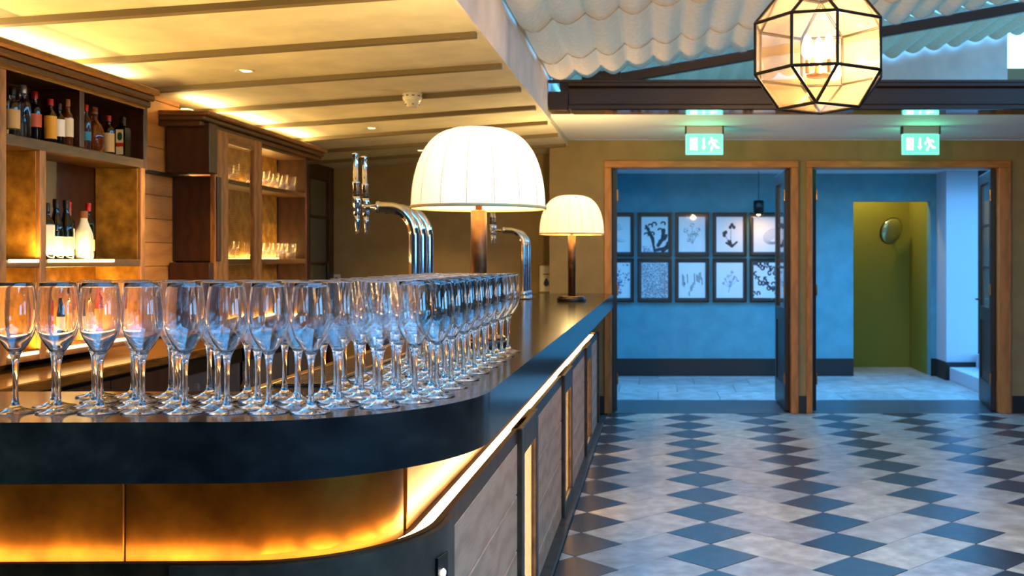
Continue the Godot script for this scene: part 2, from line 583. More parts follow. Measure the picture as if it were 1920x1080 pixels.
func roof() -> void:
	# fabric panels sagging between the wires, one after another towards the far wall
	var zs := [[-2.75, -3.74, 0], [-3.72, -4.73, 1], [-4.71, -5.70, 2], [-5.68, -6.66, 3], [-6.64, -7.37, 4], [-7.52, -9.10, 5]]
	var said := ["pleated cream roof blind, the first panel over the viewer", "pleated cream roof blind, second panel from the viewer", "pleated cream roof blind, third panel from the viewer", "pleated cream roof blind with warm glow beside the fascia", "pleated cream roof blind, last panel before the dark rafter", "bluish pleated roof blind between the rafter and the gable wall"]
	for q in zs:
		var z0: float = q[0]
		var z1: float = q[1]
		var s := new_st()
		s.set_smooth_group(0)
		var per := 0.185
		var n := 10
		var cols := int(4.95 / per) * n
		var rows := 8
		var g := []
		for j in rows + 1:
			var line := []
			var t := float(j) / rows
			for i in cols + 1:
				var x := -0.775 + per * i / n
				var ph := fposmod(float(i) / n, 1.0)
				var sag := 1.0 - pow(absf(2.0 * ph - 1.0), 1.7)
				var wob := sin(i / n * 2.3 + q[2]) * 0.008
				var y: float = roof_y(x) - 0.005 - (0.054 + wob) * sag - 0.045 * t * (1.0 if q[2] < 5 else 0.3) - 0.012 * sin(t * PI)
				line.append(Vector3(x, y, lerpf(z0, z1, t)))
			g.append(line)
		for j in rows:
			for i in cols:
				for v in [g[j][i], g[j + 1][i], g[j + 1][i + 1], g[j][i], g[j + 1][i + 1], g[j][i + 1]]:
					s.add_vertex(v)
		var t := thing("roof_blind", said[q[2]], "roof blind", Vector3.ZERO, 0.0, "roof blinds")
		obj("fabric", s, M.blind, t)
		var h := new_st()
		var far: Array = g[rows]
		var pts := []
		for i in range(0, far.size(), 2):
			pts.append(far[i])
		tube(h, pts, 0.004, 6)
		obj("hem", h, M.blind, t)
		var rod := new_st()
		tube(rod, [Vector3(-0.77, roof_y(-0.77) + 0.004, (z0 + z1) / 2), Vector3(4.2, roof_y(4.2) + 0.004, (z0 + z1) / 2)], 0.003, 6)
		obj("wire", rod, M.steel, t)
	# rafters and glass above the blinds
	var sl := atan(0.177)
	var b := Basis(Vector3.BACK, sl)
	var raf := struct_group("roof_rafters", "dark sloping rafters of the glazed roof")
	var r1 := new_st()
	var mid := Vector3(1.9, roof_y(1.9) - 0.135, -7.42)
	cbox(r1, mid, Vector3(5.3, 0.075, 0.06), 0.004, b)
	obj("rafter", r1, M.beam, raf)
	for z in [-9.1, -5.7, -4.0, -2.3, 0.0, 2.6]:
		var s := new_st()
		cbox(s, Vector3(1.8, roof_y(1.8) + 0.10, z), Vector3(5.6, 0.09, 0.06), 0.004, b)
		obj("rafter", s, M.beam, raf)
	var gl := struct_group("roof_glazing", "glass panes of the sloping roof")
	var zz := [-9.14, -7.42, -5.7, -4.0, -2.3, 0.0, 3.2]
	for i in 6:
		var s := new_st()
		cbox(s, Vector3(1.8, roof_y(1.8) + 0.16, (zz[i] + zz[i + 1]) / 2), Vector3(5.5, 0.01, absf(zz[i] - zz[i + 1]) - 0.01), 0.001, b)
		obj("roof_pane", s, M.window_glass, gl)
	# the cross beam before the flat ceiling
	var bm := struct_group("trim_beam", "dark brown steel beam across the room under the roof")
	var prof := [Vector2(-7.30, 2.448), Vector2(-7.30, 2.475), Vector2(-7.34, 2.49), Vector2(-7.34, 2.60), Vector2(-7.30, 2.612), Vector2(-7.30, 2.642), Vector2(-7.54, 2.642), Vector2(-7.54, 2.448)]
	obj("girder", profile_x(prof, -0.64, 4.4), M.beam, bm)
	obj("flange", boxm(Vector3(-0.62, 2.440, -7.535), Vector3(4.4, 2.448, -7.305), 0.001), M.beam_gloss, bm)
	obj("bracket", boxm(Vector3(-0.785, 2.44, -7.52), Vector3(-0.645, 2.575, -7.32), 0.004), M.beam, bm)
	obj("rail", boxm(Vector3(-0.785, 2.635, -7.34), Vector3(4.4, 2.655, -7.29), 0.003), M.beam, bm)
	obj("shoe", boxm(Vector3(-0.55, 2.655, -7.50), Vector3(-0.27, 2.73, -7.36), 0.004), M.beam, bm)

# ---------------------------------------------------------------- the corridor beyond
func corridor() -> void:
	var f := struct("floor_corridor", boxm(Vector3(-0.97, -0.2, -13.2), Vector3(5.2, -0.003, -9.34), 0.001), M.grout, "pale stone floor of the corridor")
	var tm := []
	for i in 3:
		var m := mat([Color(0.72, 0.72, 0.72), Color(0.67, 0.68, 0.69), Color(0.76, 0.755, 0.75)][i], 0.35, 0.0, M.stone, 0.9 + 0.2 * i)
		tm.append(m)
	var reg := PackedVector2Array([Vector2(-0.87, 10.0), Vector2(5.1, 10.0), Vector2(5.1, 13.06), Vector2(-0.87, 13.06)])
	for j in 5:
		for i in range(-3, 10):
			var x := i * 0.61 + (0.2 * (j % 3))
			var d := 10.0 + j * 0.61
			lay(f, PackedVector2Array([Vector2(x, d), Vector2(x + 0.61, d), Vector2(x + 0.61, d + 0.61), Vector2(x, d + 0.61)]), reg, tm[rng.randi() % 3])
	var th := struct_group("floor_threshold", "dark grey boards across both doorways")
	for a in [[-0.425, 5.0]]:
		for i in 5:
			obj("plank", boxm(Vector3(a[0], -0.003, -9.34 - 0.132 * i), Vector3(a[1], 0.001, -9.34 - 0.132 * (i + 1) + 0.002), 0.001), M.threshold, th)
	for a in [[-0.43, 1.19], [1.376, 3.08]]:
		obj("plank", boxm(Vector3(a[0], -0.003, -9.34), Vector3(a[1], 0.002, -9.137), 0.001), M.threshold, th)
	var w := struct_group("wall_corridor", "blue-grey corridor wall hung with framed drawings")
	obj("wall_panel", boxm(Vector3(-0.97, 0, -12.2), Vector3(2.295, 2.6, -12.04), 0.001), M.blue_wall, w)
	obj("wall_panel", boxm(Vector3(2.295, 2.057, -12.2), Vector3(3.204, 2.6, -12.04), 0.001), M.blue_wall, w)
	obj("wall_panel", boxm(Vector3(3.204, 0, -12.2), Vector3(3.40, 2.6, -12.04), 0.001), M.blue_wall, w)
	struct("wall_corridor_end", boxm(Vector3(-0.97, 0, -12.04), Vector3(-0.87, 2.6, -9.75), 0.001), M.blue_wall, "blue-grey end wall of the corridor")
	struct("wall_stair", boxm(Vector3(3.27, 0, -12.2), Vector3(3.63, 2.6, -11.62), 0.002), M.pale_wall, "pale pier beside the corridor steps")
	struct("wall_stair_return", boxm(Vector3(3.63, 0, -12.2), Vector3(5.2, 2.6, -11.75), 0.002), M.blue_wall, "blue-grey wall behind the corridor steps")
	struct("trim_stair_post", boxm(Vector3(3.635, 0.30, -11.745), Vector3(3.75, 2.38, -11.62), 0.003), M.door_wood, "dark door post beside the pale pier")
	struct("ceiling_corridor", boxm(Vector3(-0.97, 2.38, -12.2), Vector3(5.2, 2.5, -11.3), 0.001), M.white_ceiling, "white corridor ceiling")
	# rooflight that brings the blue dusk down onto the corridor floor
	var rl := struct_group("window_rooflight", "long rooflight over the corridor")
	for i in 5:
		obj("rooflight_bar", boxm(Vector3(-0.94 + 1.5 * i - 0.03, 2.40, -11.3), Vector3(-0.94 + 1.5 * i + 0.03, 2.5, -9.34), 0.003), M.white_ceiling, rl)
	for i in 4:
		obj("rooflight_pane", boxm(Vector3(-0.91 + 1.5 * i, 2.47, -11.3), Vector3(0.53 + 1.5 * i, 2.48, -9.34), 0.0005), M.window_glass, rl)
	# daylight end of the corridor, out of sight to the right
	var e := struct_group("window_1", "tall corridor window beside the steps")
	obj("window_sill_wall", boxm(Vector3(5.1, 0, -11.75), Vector3(5.2, 0.35, -9.34), 0.001), M.pale_wall, e)
	for i in 3:
		obj("window_post", boxm(Vector3(5.1, 0.35, -9.40 - 1.15 * i), Vector3(5.2, 2.38, -9.34 - 1.15 * i), 0.001), M.door_wood, e)
	for i in 2:
		obj("window_pane", boxm(Vector3(5.14, 0.35, -10.49 - 1.15 * i), Vector3(5.15, 2.38, -9.40 - 1.15 * i), 0.0005), M.window_glass, e)
	struct("baseboard_corridor", boxm(Vector3(-0.87, 0, -12.04), Vector3(2.295, 0.207, -12.02), 0.003), M.skirting, "tall dark skirting under the framed drawings")
	struct("baseboard_corridor_short", boxm(Vector3(3.204, 0, -12.04), Vector3(3.27, 0.207, -12.02), 0.003), M.skirting, "short dark skirting beside the olive alcove")
	struct("baseboard_pier_side", boxm(Vector3(3.255, 0, -12.02), Vector3(3.27, 0.207, -11.60), 0.003), M.skirting, "dark skirting along the side of the pale pier")
	struct("baseboard_pier_front", boxm(Vector3(3.27, 0, -11.62), Vector3(3.63, 0.207, -11.60), 0.003), M.skirting, "dark skirting along the front of the pale pier")
	# olive alcove
	var a := struct_group("wall_alcove", "olive green alcove at the end of the corridor")
	obj("alcove_back", boxm(Vector3(2.0, 0, -13.16), Vector3(3.304, 2.6, -13.06), 0.001), M.olive, a)
	obj("alcove_side", boxm(Vector3(3.204, 0, -13.06), Vector3(3.304, 2.6, -12.2), 0.001), M.olive, a)
	obj("alcove_side", boxm(Vector3(1.9, 0, -13.16), Vector3(2.0, 2.6, -12.2), 0.001), M.olive, a)
	obj("alcove_ceiling", boxm(Vector3(1.9, 2.6, -13.16), Vector3(3.304, 2.7, -12.04), 0.001), M.white_ceiling, a)
	var al := thing("alcove_light", "small ceiling light inside the olive alcove", "ceiling light", Vector3(2.55, 2.59, -12.6))
	var s := new_st()
	lathe(s, [V(0, -0.03), V(0.09, -0.03), V(0.09, 0.008), V(0, 0.008)], 20)
	obj("diffuser", s, glow(Color(1.0, 0.9, 0.62), 3.0), al)
	omni("alcove_lamp", Vector3(2.55, 2.50, -12.6), Color(1.0, 0.88, 0.58), 0.55, 0.08)
	# steps
	var st := struct_group("stairs", "two pale stone steps rising beside the pier")
	obj("step", boxm(Vector3(3.30, 0, -11.60), Vector3(5.1, 0.15, -10.0), 0.006), M.pale_wall, st)
	obj("step", boxm(Vector3(3.60, 0.15, -11.60), Vector3(5.1, 0.30, -10.0), 0.006), M.pale_wall, st)
	# convex mirror in the alcove
	var cm := thing("convex_mirror", "round convex mirror with black back tilted in the olive alcove corner", "mirror", Vector3(2.93, 1.728, -12.86))
	cm.rotation = Vector3(0.30, 0.50, -0.35)
	var ms := new_st()
	var dome := [V(0.165, 0.0)]
	for i in 9:
		var t := (i + 1) / 9.0
		dome.append(V(0.165 * cos(t * PI / 2) if i < 8 else 0.0, 0.06 * sin(t * PI / 2)))
	lathe(ms, dome, 32, Vector3(0, 0, 0.0), Basis(Vector3.RIGHT, PI / 2))
	obj("mirror_dome", ms, mat(Color(0.80, 0.80, 0.62), 0.12, 0.85), cm)
	var bk := new_st()
	lathe(bk, [V(0, -0.05), V(0.12, -0.05), V(0.172, -0.02), V(0.175, 0.0), V(0.163, 0.004), V(0, 0.004)], 32, Vector3.ZERO, Basis(Vector3.RIGHT, PI / 2))
	obj("housing", bk, M.black, cm)
	var arm := new_st()
	tube(arm, [Vector3(0, 0, -0.045), Vector3(0.05, 0.0, -0.12), Vector3(0.12, 0.0, -0.15)], 0.012, 8)
	obj("arm", arm, M.black, cm)
	pictures()
	# small pendant before the drawings
	var p := thing("pendant_lamp", "small black cylinder pendant glowing before the framed drawings", "pendant lamp", Vector3(1.15, 1.885, -11.72))
	var c := new_st()
	tube(c, [Vector3(0, 0.16, 0), Vector3(0, 0.495, 0)], 0.004, 6)
	obj("cord", c, M.black, p)
	var sh := new_st()
	lathe(sh, [V(0.052, 0.0), V(0.060, 0.0), V(0.060, 0.158), V(0.02, 0.165), V(0.0, 0.165)], 24)
	lathe(sh, [V(0.0, 0.15), V(0.052, 0.15), V(0.052, 0.0)], 24)
	obj("shade", sh, M.black_metal, p)
	var bu := new_st()
	lathe(bu, [V(0, -0.016), V(0.02, -0.008), V(0.028, 0.015), V(0.02, 0.04), V(0, 0.06)], 16)
	obj("bulb", bu, M.bulb, p)
	omni("pendant_light", Vector3(1.15, 1.90, -11.72), Color(1.0, 0.72, 0.36), 0.16, 0.02)

# ink drawings, each painted on its own sheet of paper
func stroke(im: Image, pts: Array, w: float, c: Color) -> void:
	for i in range(pts.size() - 1):
		var a: Vector2 = pts[i]
		var b: Vector2 = pts[i + 1]
		var n := int(a.distance_to(b) * 1.5) + 1
		for k in n + 1:
			dab(im, a.lerp(b, float(k) / n), w, c)

func dab(im: Image, p: Vector2, r: float, c: Color) -> void:
	for y in range(int(p.y - r - 1), int(p.y + r + 2)):
		for x in range(int(p.x - r - 1), int(p.x + r + 2)):
			if x >= 0 and y >= 0 and x < im.get_width() and y < im.get_height():
				var k := clampf(r + 0.5 - p.distance_to(Vector2(x, y)), 0.0, 1.0)
				if k > 0.0:
					im.set_pixel(x, y, im.get_pixel(x, y).lerp(c, k * c.a))

func loop_pts(c: Vector2, rx: float, ry: float, a0 := 0.0, a1 := TAU, tilt := 0.0) -> Array:
	var o := []
	for i in 25:
		var a := lerpf(a0, a1, i / 24.0)
		o.append(c + Vector2(cos(a) * rx, sin(a) * ry).rotated(tilt))
	return o

func drawing(k: int) -> Image:
	var im := Image.create(120, 160, false, Image.FORMAT_RGB8)
	im.fill(Color(0.90, 0.92, 0.93))
	var ink := Color(0.06, 0.08, 0.14, 1.0)
	var pale := Color(0.35, 0.40, 0.48, 0.55)
	var r := RandomNumberGenerator.new()
	r.seed = 40 + k
	match k:
		0:
			for i in 4:
				stroke(im, loop_pts(Vector2(62 + i * 6, 70 + i * 5), 16 + i * 4, 38 - i * 3, 0.6, 4.6, 0.3), 0.7, pale)
		1:
			for b in [[60, 158, 20, 40, 5], [75, 130, 100, 60, 8], [70, 150, 118, 130, 7], [55, 120, 36, 66, 4], [82, 110, 112, 84, 6], [95, 158, 118, 118, 6]]:
				stroke(im, [Vector2(b[0], b[1]), Vector2((b[0] + b[2]) / 2.0 + 8, (b[1] + b[3]) / 2.0 + 4), Vector2(b[2], b[3])], b[4], ink)
			for c in [[25, 55], [40, 40], [58, 32], [98, 30], [22, 80], [48, 76], [84, 60]]:
				stroke(im, loop_pts(Vector2(c[0], c[1]), 9, 7, 3.0, 6.8, 0.2), 3.0, ink)
			for i in 30:
				dab(im, Vector2(r.randf_range(5, 80), r.randf_range(130, 158)), r.randf_range(2, 5), Color(0.2, 0.28, 0.45, 0.35))
		2:
			for c in [[60, 38], [32, 62], [88, 58], [45, 104], [66, 74], [50, 84], [80, 82]]:
				for j in 4:
					dab(im, Vector2(c[0] + r.randf_range(-8, 8), c[1] + r.randf_range(-8, 8)), 2.0, Color(0.08, 0.1, 0.16, 0.8))
				stroke(im, [Vector2(c[0], c[1]), Vector2(62, 122)], 0.6, pale)
				stroke(im, loop_pts(Vector2(c[0], c[1]), 9, 8), 0.5, pale)
		3:
			stroke(im, [Vector2(66, 58), Vector2(64, 90), Vector2(66, 120)], 1.2, pale)
			stroke(im, [Vector2(38, 82), Vector2(48, 100), Vector2(64, 112)], 1.2, pale)
			for c in [[70, 36], [62, 47], [79, 47], [34, 74], [42, 70], [35, 84]]:
				stroke(im, loop_pts(Vector2(c[0], c[1]), 3.5, 4.5), 3.5, ink)
			for b in [[44, 118, 68, 134], [52, 110, 70, 136], [62, 108, 70, 136], [92, 114, 70, 136], [84, 122, 66, 134]]:
				stroke(im, [Vector2(b[0], b[1]), Vector2(b[2], b[3])], 4.0, ink)
		4:
			for i in 6:
				stroke(im, loop_pts(Vector2(90, 90 + i * 3), 46 - i * 6, 34 - i * 5, 1.2, 5.2, -0.3), 0.8, pale)
		5:
			for i in 90:
				var p := Vector2(clampf(r.randfn(62, 22), 8, 112), clampf(r.randfn(80, 34), 10, 150))
				dab(im, p, r.randf_range(1.5, 5.0), Color(0.10, 0.20, 0.45, r.randf_range(0.3, 0.8)))
		6:
			for i in 2600:
				var p := Vector2(r.randf_range(0, 120), r.randf_range(0, 160))
				stroke(im, [p, p + Vector2(r.randf_range(-5, 5), r.randf_range(-5, 5))], 0.45, Color(0.08, 0.12, 0.22, 0.55))
			for i in 50:
				dab(im, Vector2(r.randf_range(0, 120), r.randf_range(0, 160)), r.randf_range(2, 5), Color(0.85, 0.9, 0.95, 0.6))
		7:
			for b in [[16, 52, 104], [22, 60, 110], [38, 52, 92], [26, 90, 100], [52, 108, 130], [58, 100, 126], [46, 132, 150], [70, 50, 98], [80, 54, 84], [86, 58, 88], [92, 46, 90], [98, 44, 76], [104, 68, 100], [64, 90, 112]]:
				stroke(im, [Vector2(b[0], b[1]), Vector2(b[0] + 1.5, b[2])], 1.3, Color(0.05, 0.07, 0.12, 0.8))
		8:
			for c in [[70, 40], [55, 60], [85, 62], [40, 76], [30, 94], [95, 78], [64, 88], [74, 74]]:
				for j in 5:
					dab(im, Vector2(c[0] + r.randf_range(-6, 6), c[1] + r.randf_range(-6, 6)), 3.5, Color(0.45, 0.52, 0.60, 0.45))
				stroke(im, [Vector2(c[0], c[1]), Vector2(60, 112), Vector2(54, 134)], 0.7, Color(0.4, 0.46, 0.54, 0.6))
		9:
			for i in 26:
				var p := Vector2(fposmod(i * 37.0, 120.0) + r.randf_range(-6, 6), fposmod(i * 23.0, 160.0))
				stroke(im, loop_pts(p, r.randf_range(5, 9), r.randf_range(6, 10), r.randf_range(0, 3), r.randf_range(5, 8)), 2.8, ink)
				if i % 3 == 0:
					stroke(im, [p, p + Vector2(r.randf_range(-22, 22), r.randf_range(8, 22))], 3.4, ink)
	return im

func pictures() -> void:
	var said := ["a faint looping pencil line", "bold black branches and curling leaves", "small dotted flower heads", "two dark clover blooms on thin stalks", "a pale curved sketch beside the pendant", "scattered blue ink blots", "dense all-over speckled texture", "short upright black dashes", "a very faint grey flower spray", "black ring shapes packed together"]
	var xs := [-0.483, -0.040, 0.398, 0.840, 1.276]
	var ys := [1.665, 1.126]
	var fm := mat(Color(0.035, 0.035, 0.04), 0.35)
	var mm := mat(Color(0.13, 0.15, 0.17), 0.7)
	var gm := pane(Color(1, 1, 1, 0.02), 0.02, 0.45)
	for k in 10:
		var at := Vector3(xs[k % 5], ys[k / 5], -12.02)
		var t := thing("framed_drawing", "black framed drawing of " + said[k] if k != 6 and k != 7 and k != 9 else "black framed print of " + said[k], "picture", at, 0.0, "framed drawings in the corridor")
		for side in [[Vector3(-0.19, 0, 0), Vector3(0.022, 0.514, 0.03)], [Vector3(0.19, 0, 0), Vector3(0.022, 0.514, 0.03)], [Vector3(0, 0.246, 0), Vector3(0.358, 0.022, 0.03)], [Vector3(0, -0.246, 0), Vector3(0.358, 0.022, 0.03)]]:
			var s := new_st()
			cbox(s, side[0], side[1], 0.002)
			obj("frame_bar", s, fm, t)
		var b := new_st()
		cbox(b, Vector3(0, 0, -0.011), Vector3(0.358, 0.470, 0.006), 0.001)
		obj("mount", b, mm, t)
		var pm := mat(Color.WHITE, 0.8)
		pm.albedo_texture = ImageTexture.create_from_image(drawing(k))
		var q := QuadMesh.new()
		q.size = Vector2(0.310, 0.412)
		var o := inst("paper", q, pm, t)
		o.position = Vector3(0, 0, -0.0055)
		var g := new_st()
		cbox(g, Vector3(0, 0, 0.004), Vector3(0.357, 0.469, 0.002), 0.0003)
		obj("pane", g, gm, t)

# ---------------------------------------------------------------- doorways
func doors() -> void:
	for a in [[-0.414, 1.185, -0.481, 1.252, "door_1", "first doorway with an oak casing beside the bar"], [1.376, 3.037, 1.323, 3.146, "door_2", "second doorway with an oak casing towards the steps"]]:
		var d := struct_group(a[4], a[5])
		var x0: float = a[0]
		var x1: float = a[1]
		obj("casing", boxm(Vector3(a[2], 0, -9.36), Vector3(x0, 2.192, -9.115), 0.006), M.casing, d)
		obj("casing", boxm(Vector3(x1, 0, -9.36), Vector3(a[3], 2.192, -9.115), 0.006), M.casing, d)
		obj("casing", boxm(Vector3(a[2], 2.192, -9.36), Vector3(a[3], 2.255, -9.115), 0.006), M.casing_h, d)
	# leaves, all open into the corridor
	leaf(Vector3(-0.389, 0, -9.20), 0.26, 1.0, "dark glazed door leaf folded back beside the bar")
	leaf(Vector3(1.160, 0, -9.20), 0.0, -1.0, "dark glazed door leaf open beside the framed drawings")
	leaf(Vector3(1.401, 0, -9.20), 0.24, 1.0, "dark glazed door leaf folded behind the pier")
	leaf(Vector3(3.010, 0, -9.20), -0.17, -1.0, "dark glazed door leaf standing open before the steps")

func leaf(at: Vector3, turn: float, side: float, label: String) -> void:
	var t := thing("door_leaf", label, "door", at, turn, "open door leaves")
	# runs along -z from the hinge
	var L := 0.76
	var H := 2.18
	var th := 0.045
	for z in [-0.05, -L + 0.05]:
		obj("stile", boxm(Vector3(-th / 2, 0.012, z - 0.05), Vector3(th / 2, H, z + 0.05), 0.004), M.door_wood, t)
	for y in [[0.012, 0.24], [0.80, 0.93], [2.08, H]]:
		obj("rail", boxm(Vector3(-th / 2, y[0], -L + 0.1), Vector3(th / 2, y[1], -0.1), 0.004), M.door_wood, t)
	for y in [1.30, 1.69]:
		obj("glazing_bar", boxm(Vector3(-0.012, y - 0.012, -L + 0.1), Vector3(0.012, y + 0.012, -0.1), 0.003), M.door_wood, t)
	obj("kick_panel", boxm(Vector3(-0.010, 0.24, -L + 0.1), Vector3(0.010, 0.80, -0.1), 0.003), M.door_wood, t)
	obj("pane", boxm(Vector3(-0.003, 0.93, -L + 0.1), Vector3(0.003, 2.08, -0.1), 0.0005), M.window_glass, t)
	var h := new_st()
	tube(h, [Vector3(side * 0.022, 0.99, -L + 0.06), Vector3(side * 0.06, 0.99, -L + 0.06), Vector3(side * 0.06, 0.99, -L + 0.16)], 0.009, 8)
	obj("handle", h, M.steel, t)
	for y in [0.3, 1.1, 1.95]:
		var k := new_st()
		tube(k, [Vector3(side * 0.024, y - 0.05, 0.0), Vector3(side * 0.024, y + 0.05, 0.0)], 0.008, 8)
		obj("hinge", k, M.brass, t)

# ---------------------------------------------------------------- the bar
# outline of the bar at an inset from the worktop's edge; runs from the far end round the corner to the left
func bar_edge(inset: float, zfar: float, xleft: float, seg := 28) -> Array:
	var o := []
	var c := Vector2(-0.85, -2.40)
	var r := 0.457 - inset
	o.append(Vector2(c.x + r, zfar))
	for i in seg + 1:
		var a := PI / 2 * i / seg
		o.append(c + Vector2(cos(a), sin(a)) * r)
	o.append(Vector2(xleft, c.y + r + 0.02))
	return o

func band(in0: float, in1: float, y0: float, y1: float, zfar: float, xleft: float) -> SurfaceTool:
	var a := bar_edge(in0, zfar, xleft)
	var b := bar_edge(in1, zfar, xleft)
	b.reverse()
	return plan(a + b, y0, y1)

func bar() -> void:
	# worktop
	var o := bar_edge(0.0, -9.12, -2.05)
	o += [Vector2(-2.05, -2.39), Vector2(-0.97, -2.39), Vector2(-0.97, -3.95), Vector2(-1.17, -3.95), Vector2(-1.17, -9.12)]
	var s := plan(o, 0.953, 1.07)
	var top := thing("bar_worktop", "long dark metal bar top with rounded corner and wine glasses on it", "worktop")
	obj("slab", s, M.worktop, top)
	var lip := new_st()
	bb(lip, Vector3(-0.972, 1.06, -3.95), Vector3(-0.945, 1.0735, -2.40), 0.002)
	obj("inner_lip", lip, M.brass, top)
	# base
	var b := thing("bar_counter", "bar front of oak boards with bronze frames and glowing recess", "bar")
	var YL := 0.769
	# brass back of the lit recess: curved corner panel and straight panels
	var zf := -8.5
	var inset := 0.20
	var e := bar_edge(inset, zf, -2.0)
	var e2 := bar_edge(inset + 0.03, zf, -2.0)
	var n := e.size()
	# left flat panel, corner panel, right panels
	var cuts := []
	var xl := -1.115
	var zl := -2.40 + 0.257
	obj("brass_panel", boxm(Vector3(-2.0, YL - 0.03, zl - 0.03), Vector3(xl - 0.001, 0.953, zl + 0.005), 0.002), M.brass_panel, b)
	var ca := [Vector2(xl + 0.001, zl)]
	var cb := [Vector2(xl + 0.001, zl - 0.03)]
	for i in range(n - 2, 1, -1):
		ca.append(e[i]); cb.append(e2[i])
	cb.reverse()
	obj("brass_panel", plan(ca + cb, YL - 0.03, 0.953), M.brass_panel, b)
	var xr: float = e[0].x
	for i in 4:
		var z0 := -2.42 - i * 1.52
		obj("brass_panel", boxm(Vector3(xr - 0.03, YL - 0.03, z0 - 1.518), Vector3(xr, 0.953, z0), 0.002), M.brass_panel, b)
	# ledge and the light behind its lip
	obj("ledge", band(0.112, 0.24, YL - 0.05, YL - 0.03, zf, -2.0), M.bronze_edge, b)
	obj("ledge_lip", band(0.112, 0.129, YL - 0.03, YL, zf, -2.0), M.bronze_edge, b)
	obj("light_strip", band(0.133, 0.175, YL - 0.03, YL - 0.019, zf + 0.02, -2.0), M.led, b)
	# core behind the boards
	obj("core", band(0.140, 0.30, 0.02, YL - 0.05, zf, -2.0), M.black, b)
	# oak boards along the straight side
	var bounds := [0.02, 0.135, 0.332, 0.532, YL - 0.05]
	var gaps := [[-2.46, -3.68], [-4.18, -5.355], [-5.855, -7.03], [-7.53, -8.46]]
	for g in gaps:
		for j in 4:
			obj("board", boxm(Vector3(-0.535, bounds[j] + 0.0025, g[1]), Vector3(-0.506, bounds[j + 1] - 0.0025, g[0]), 0.003), M.board, b)
	# boards along the return
	for j in 4:
		obj("board", boxm(Vector3(-2.0, bounds[j] + 0.0015, -2.11), Vector3(-0.975, bounds[j + 1] - 0.0015, -2.058), 0.003), M.board, b)
	# bronze corner
	var ka := []
	var kb := []
	var q := bar_edge(0.098, zf, -2.0)
	var q2 := bar_edge(0.125, zf, -2.0)
	ka.append(Vector2(-0.491, -2.47)); kb.append(Vector2(-0.518, -2.47))
	for i in range(1, n - 1):
		ka.append(q[i]); kb.append(q2[i])
	ka.append(Vector2(-0.975, q[n - 2].y)); kb.append(Vector2(-0.975, q2[n - 2].y))
	kb.reverse()
	obj("corner_panel", plan(ka + kb, 0.015, YL - 0.004), M.bronze, b)
	# pilasters with glowing metal mesh
	for z in [-3.68, -5.355, -7.03]:
		pilaster(b, z)
	obj("end_panel", boxm(Vector3(-0.56, 0.005, zf - 0.03), Vector3(-0.488, YL + 0.005, zf + 0.02), 0.004), M.bronze, b)
	obj("plinth", boxm(Vector3(-0.53, 0.0, -8.5), Vector3(-0.455, 0.022, -2.5), 0.006), M.bronze, b)
	obj("inner_side", boxm(Vector3(-0.96, 0.0, -9.1), Vector3(-0.93, 0.953, -2.45), 0.004), M.dark_wood_h, b)
	obj("inner_side", boxm(Vector3(-2.0, 0.0, -2.39), Vector3(-0.96, 0.953, -2.36), 0.004), M.dark_wood_h, b)
	# the recess light itself, as area lights just above the strip
	area("recess_light", Vector3(-0.556, YL - 0.008, -5.4), Vector3(90, 0, 0), Vector2(0.02, 6.0), Color(1.0, 0.79, 0.40), 1.1)
	area("recess_light", Vector3(-1.45, YL - 0.008, -2.10), Vector3(90, 0, 0), Vector2(1.15, 0.02), Color(1.0, 0.77, 0.36), 0.045)
	for i in 4:
		var a := PI / 2 * (i + 0.5) / 4
		var p := Vector3(-0.85 + cos(a) * 0.30, YL - 0.008, -2.40 + sin(a) * 0.30)
		area("recess_light", p, Vector3(90, 0, 0), Vector2(0.08, 0.08), Color(1.0, 0.77, 0.36), 0.014)
	# small step light in the corner panel
	var sl := thing("step_light", "tiny bright recessed light low in the bronze corner panel", "step light", Vector3(-0.4955, 0.663, -2.3375))
	sl.rotation.y = atan2(0.985, 0.174)
	obj("bezel", boxm(Vector3(-0.03, -0.03, 0.0), Vector3(0.03, 0.042, 0.005), 0.002), M.black_metal, sl)
	var lens := new_st()
	lathe(lens, [V(0.010, 0.0), V(0.007, 0.004), V(0, 0.006)], 12, Vector3(0, 0, 0.005), Basis(Vector3.RIGHT, PI / 2))
	obj("lens", lens, glow(Color(1, 0.95, 0.85), 12.0), sl)
	# drip tray with a perforated top
	var tr := thing("drip_tray", "perforated brass drip tray along the inner edge of bar top", "drip tray", Vector3(-0.875, 1.0705, -2.48))
	obj("rim_bar", boxm(Vector3(-0.068, 0, -1.35), Vector3(-0.058, 0.008, 0), 0.001), M.brass, tr)
	obj("rim_bar", boxm(Vector3(0.058, 0, -1.35), Vector3(0.068, 0.008, 0), 0.001), M.brass, tr)
	obj("tray_floor", boxm(Vector3(-0.058, 0, -1.35), Vector3(0.058, 0.0015, 0), 0.0003), M.black, tr)
	var gsh := new_st()
	for i in 90:
		var z := -0.0075 - i * 0.015
		cbox(gsh, Vector3(0, 0.0045, z), Vector3(0.116, 0.003, 0.0065), 0.0005)
	for i in 10:
		cbox(gsh, Vector3(-0.053 + i * 0.0118, 0.0045, -0.675), Vector3(0.004, 0.0026, 1.35), 0.0004)
	obj("perforated_grate", gsh, M.bronze_edge, tr).set_meta("kind", "stuff")

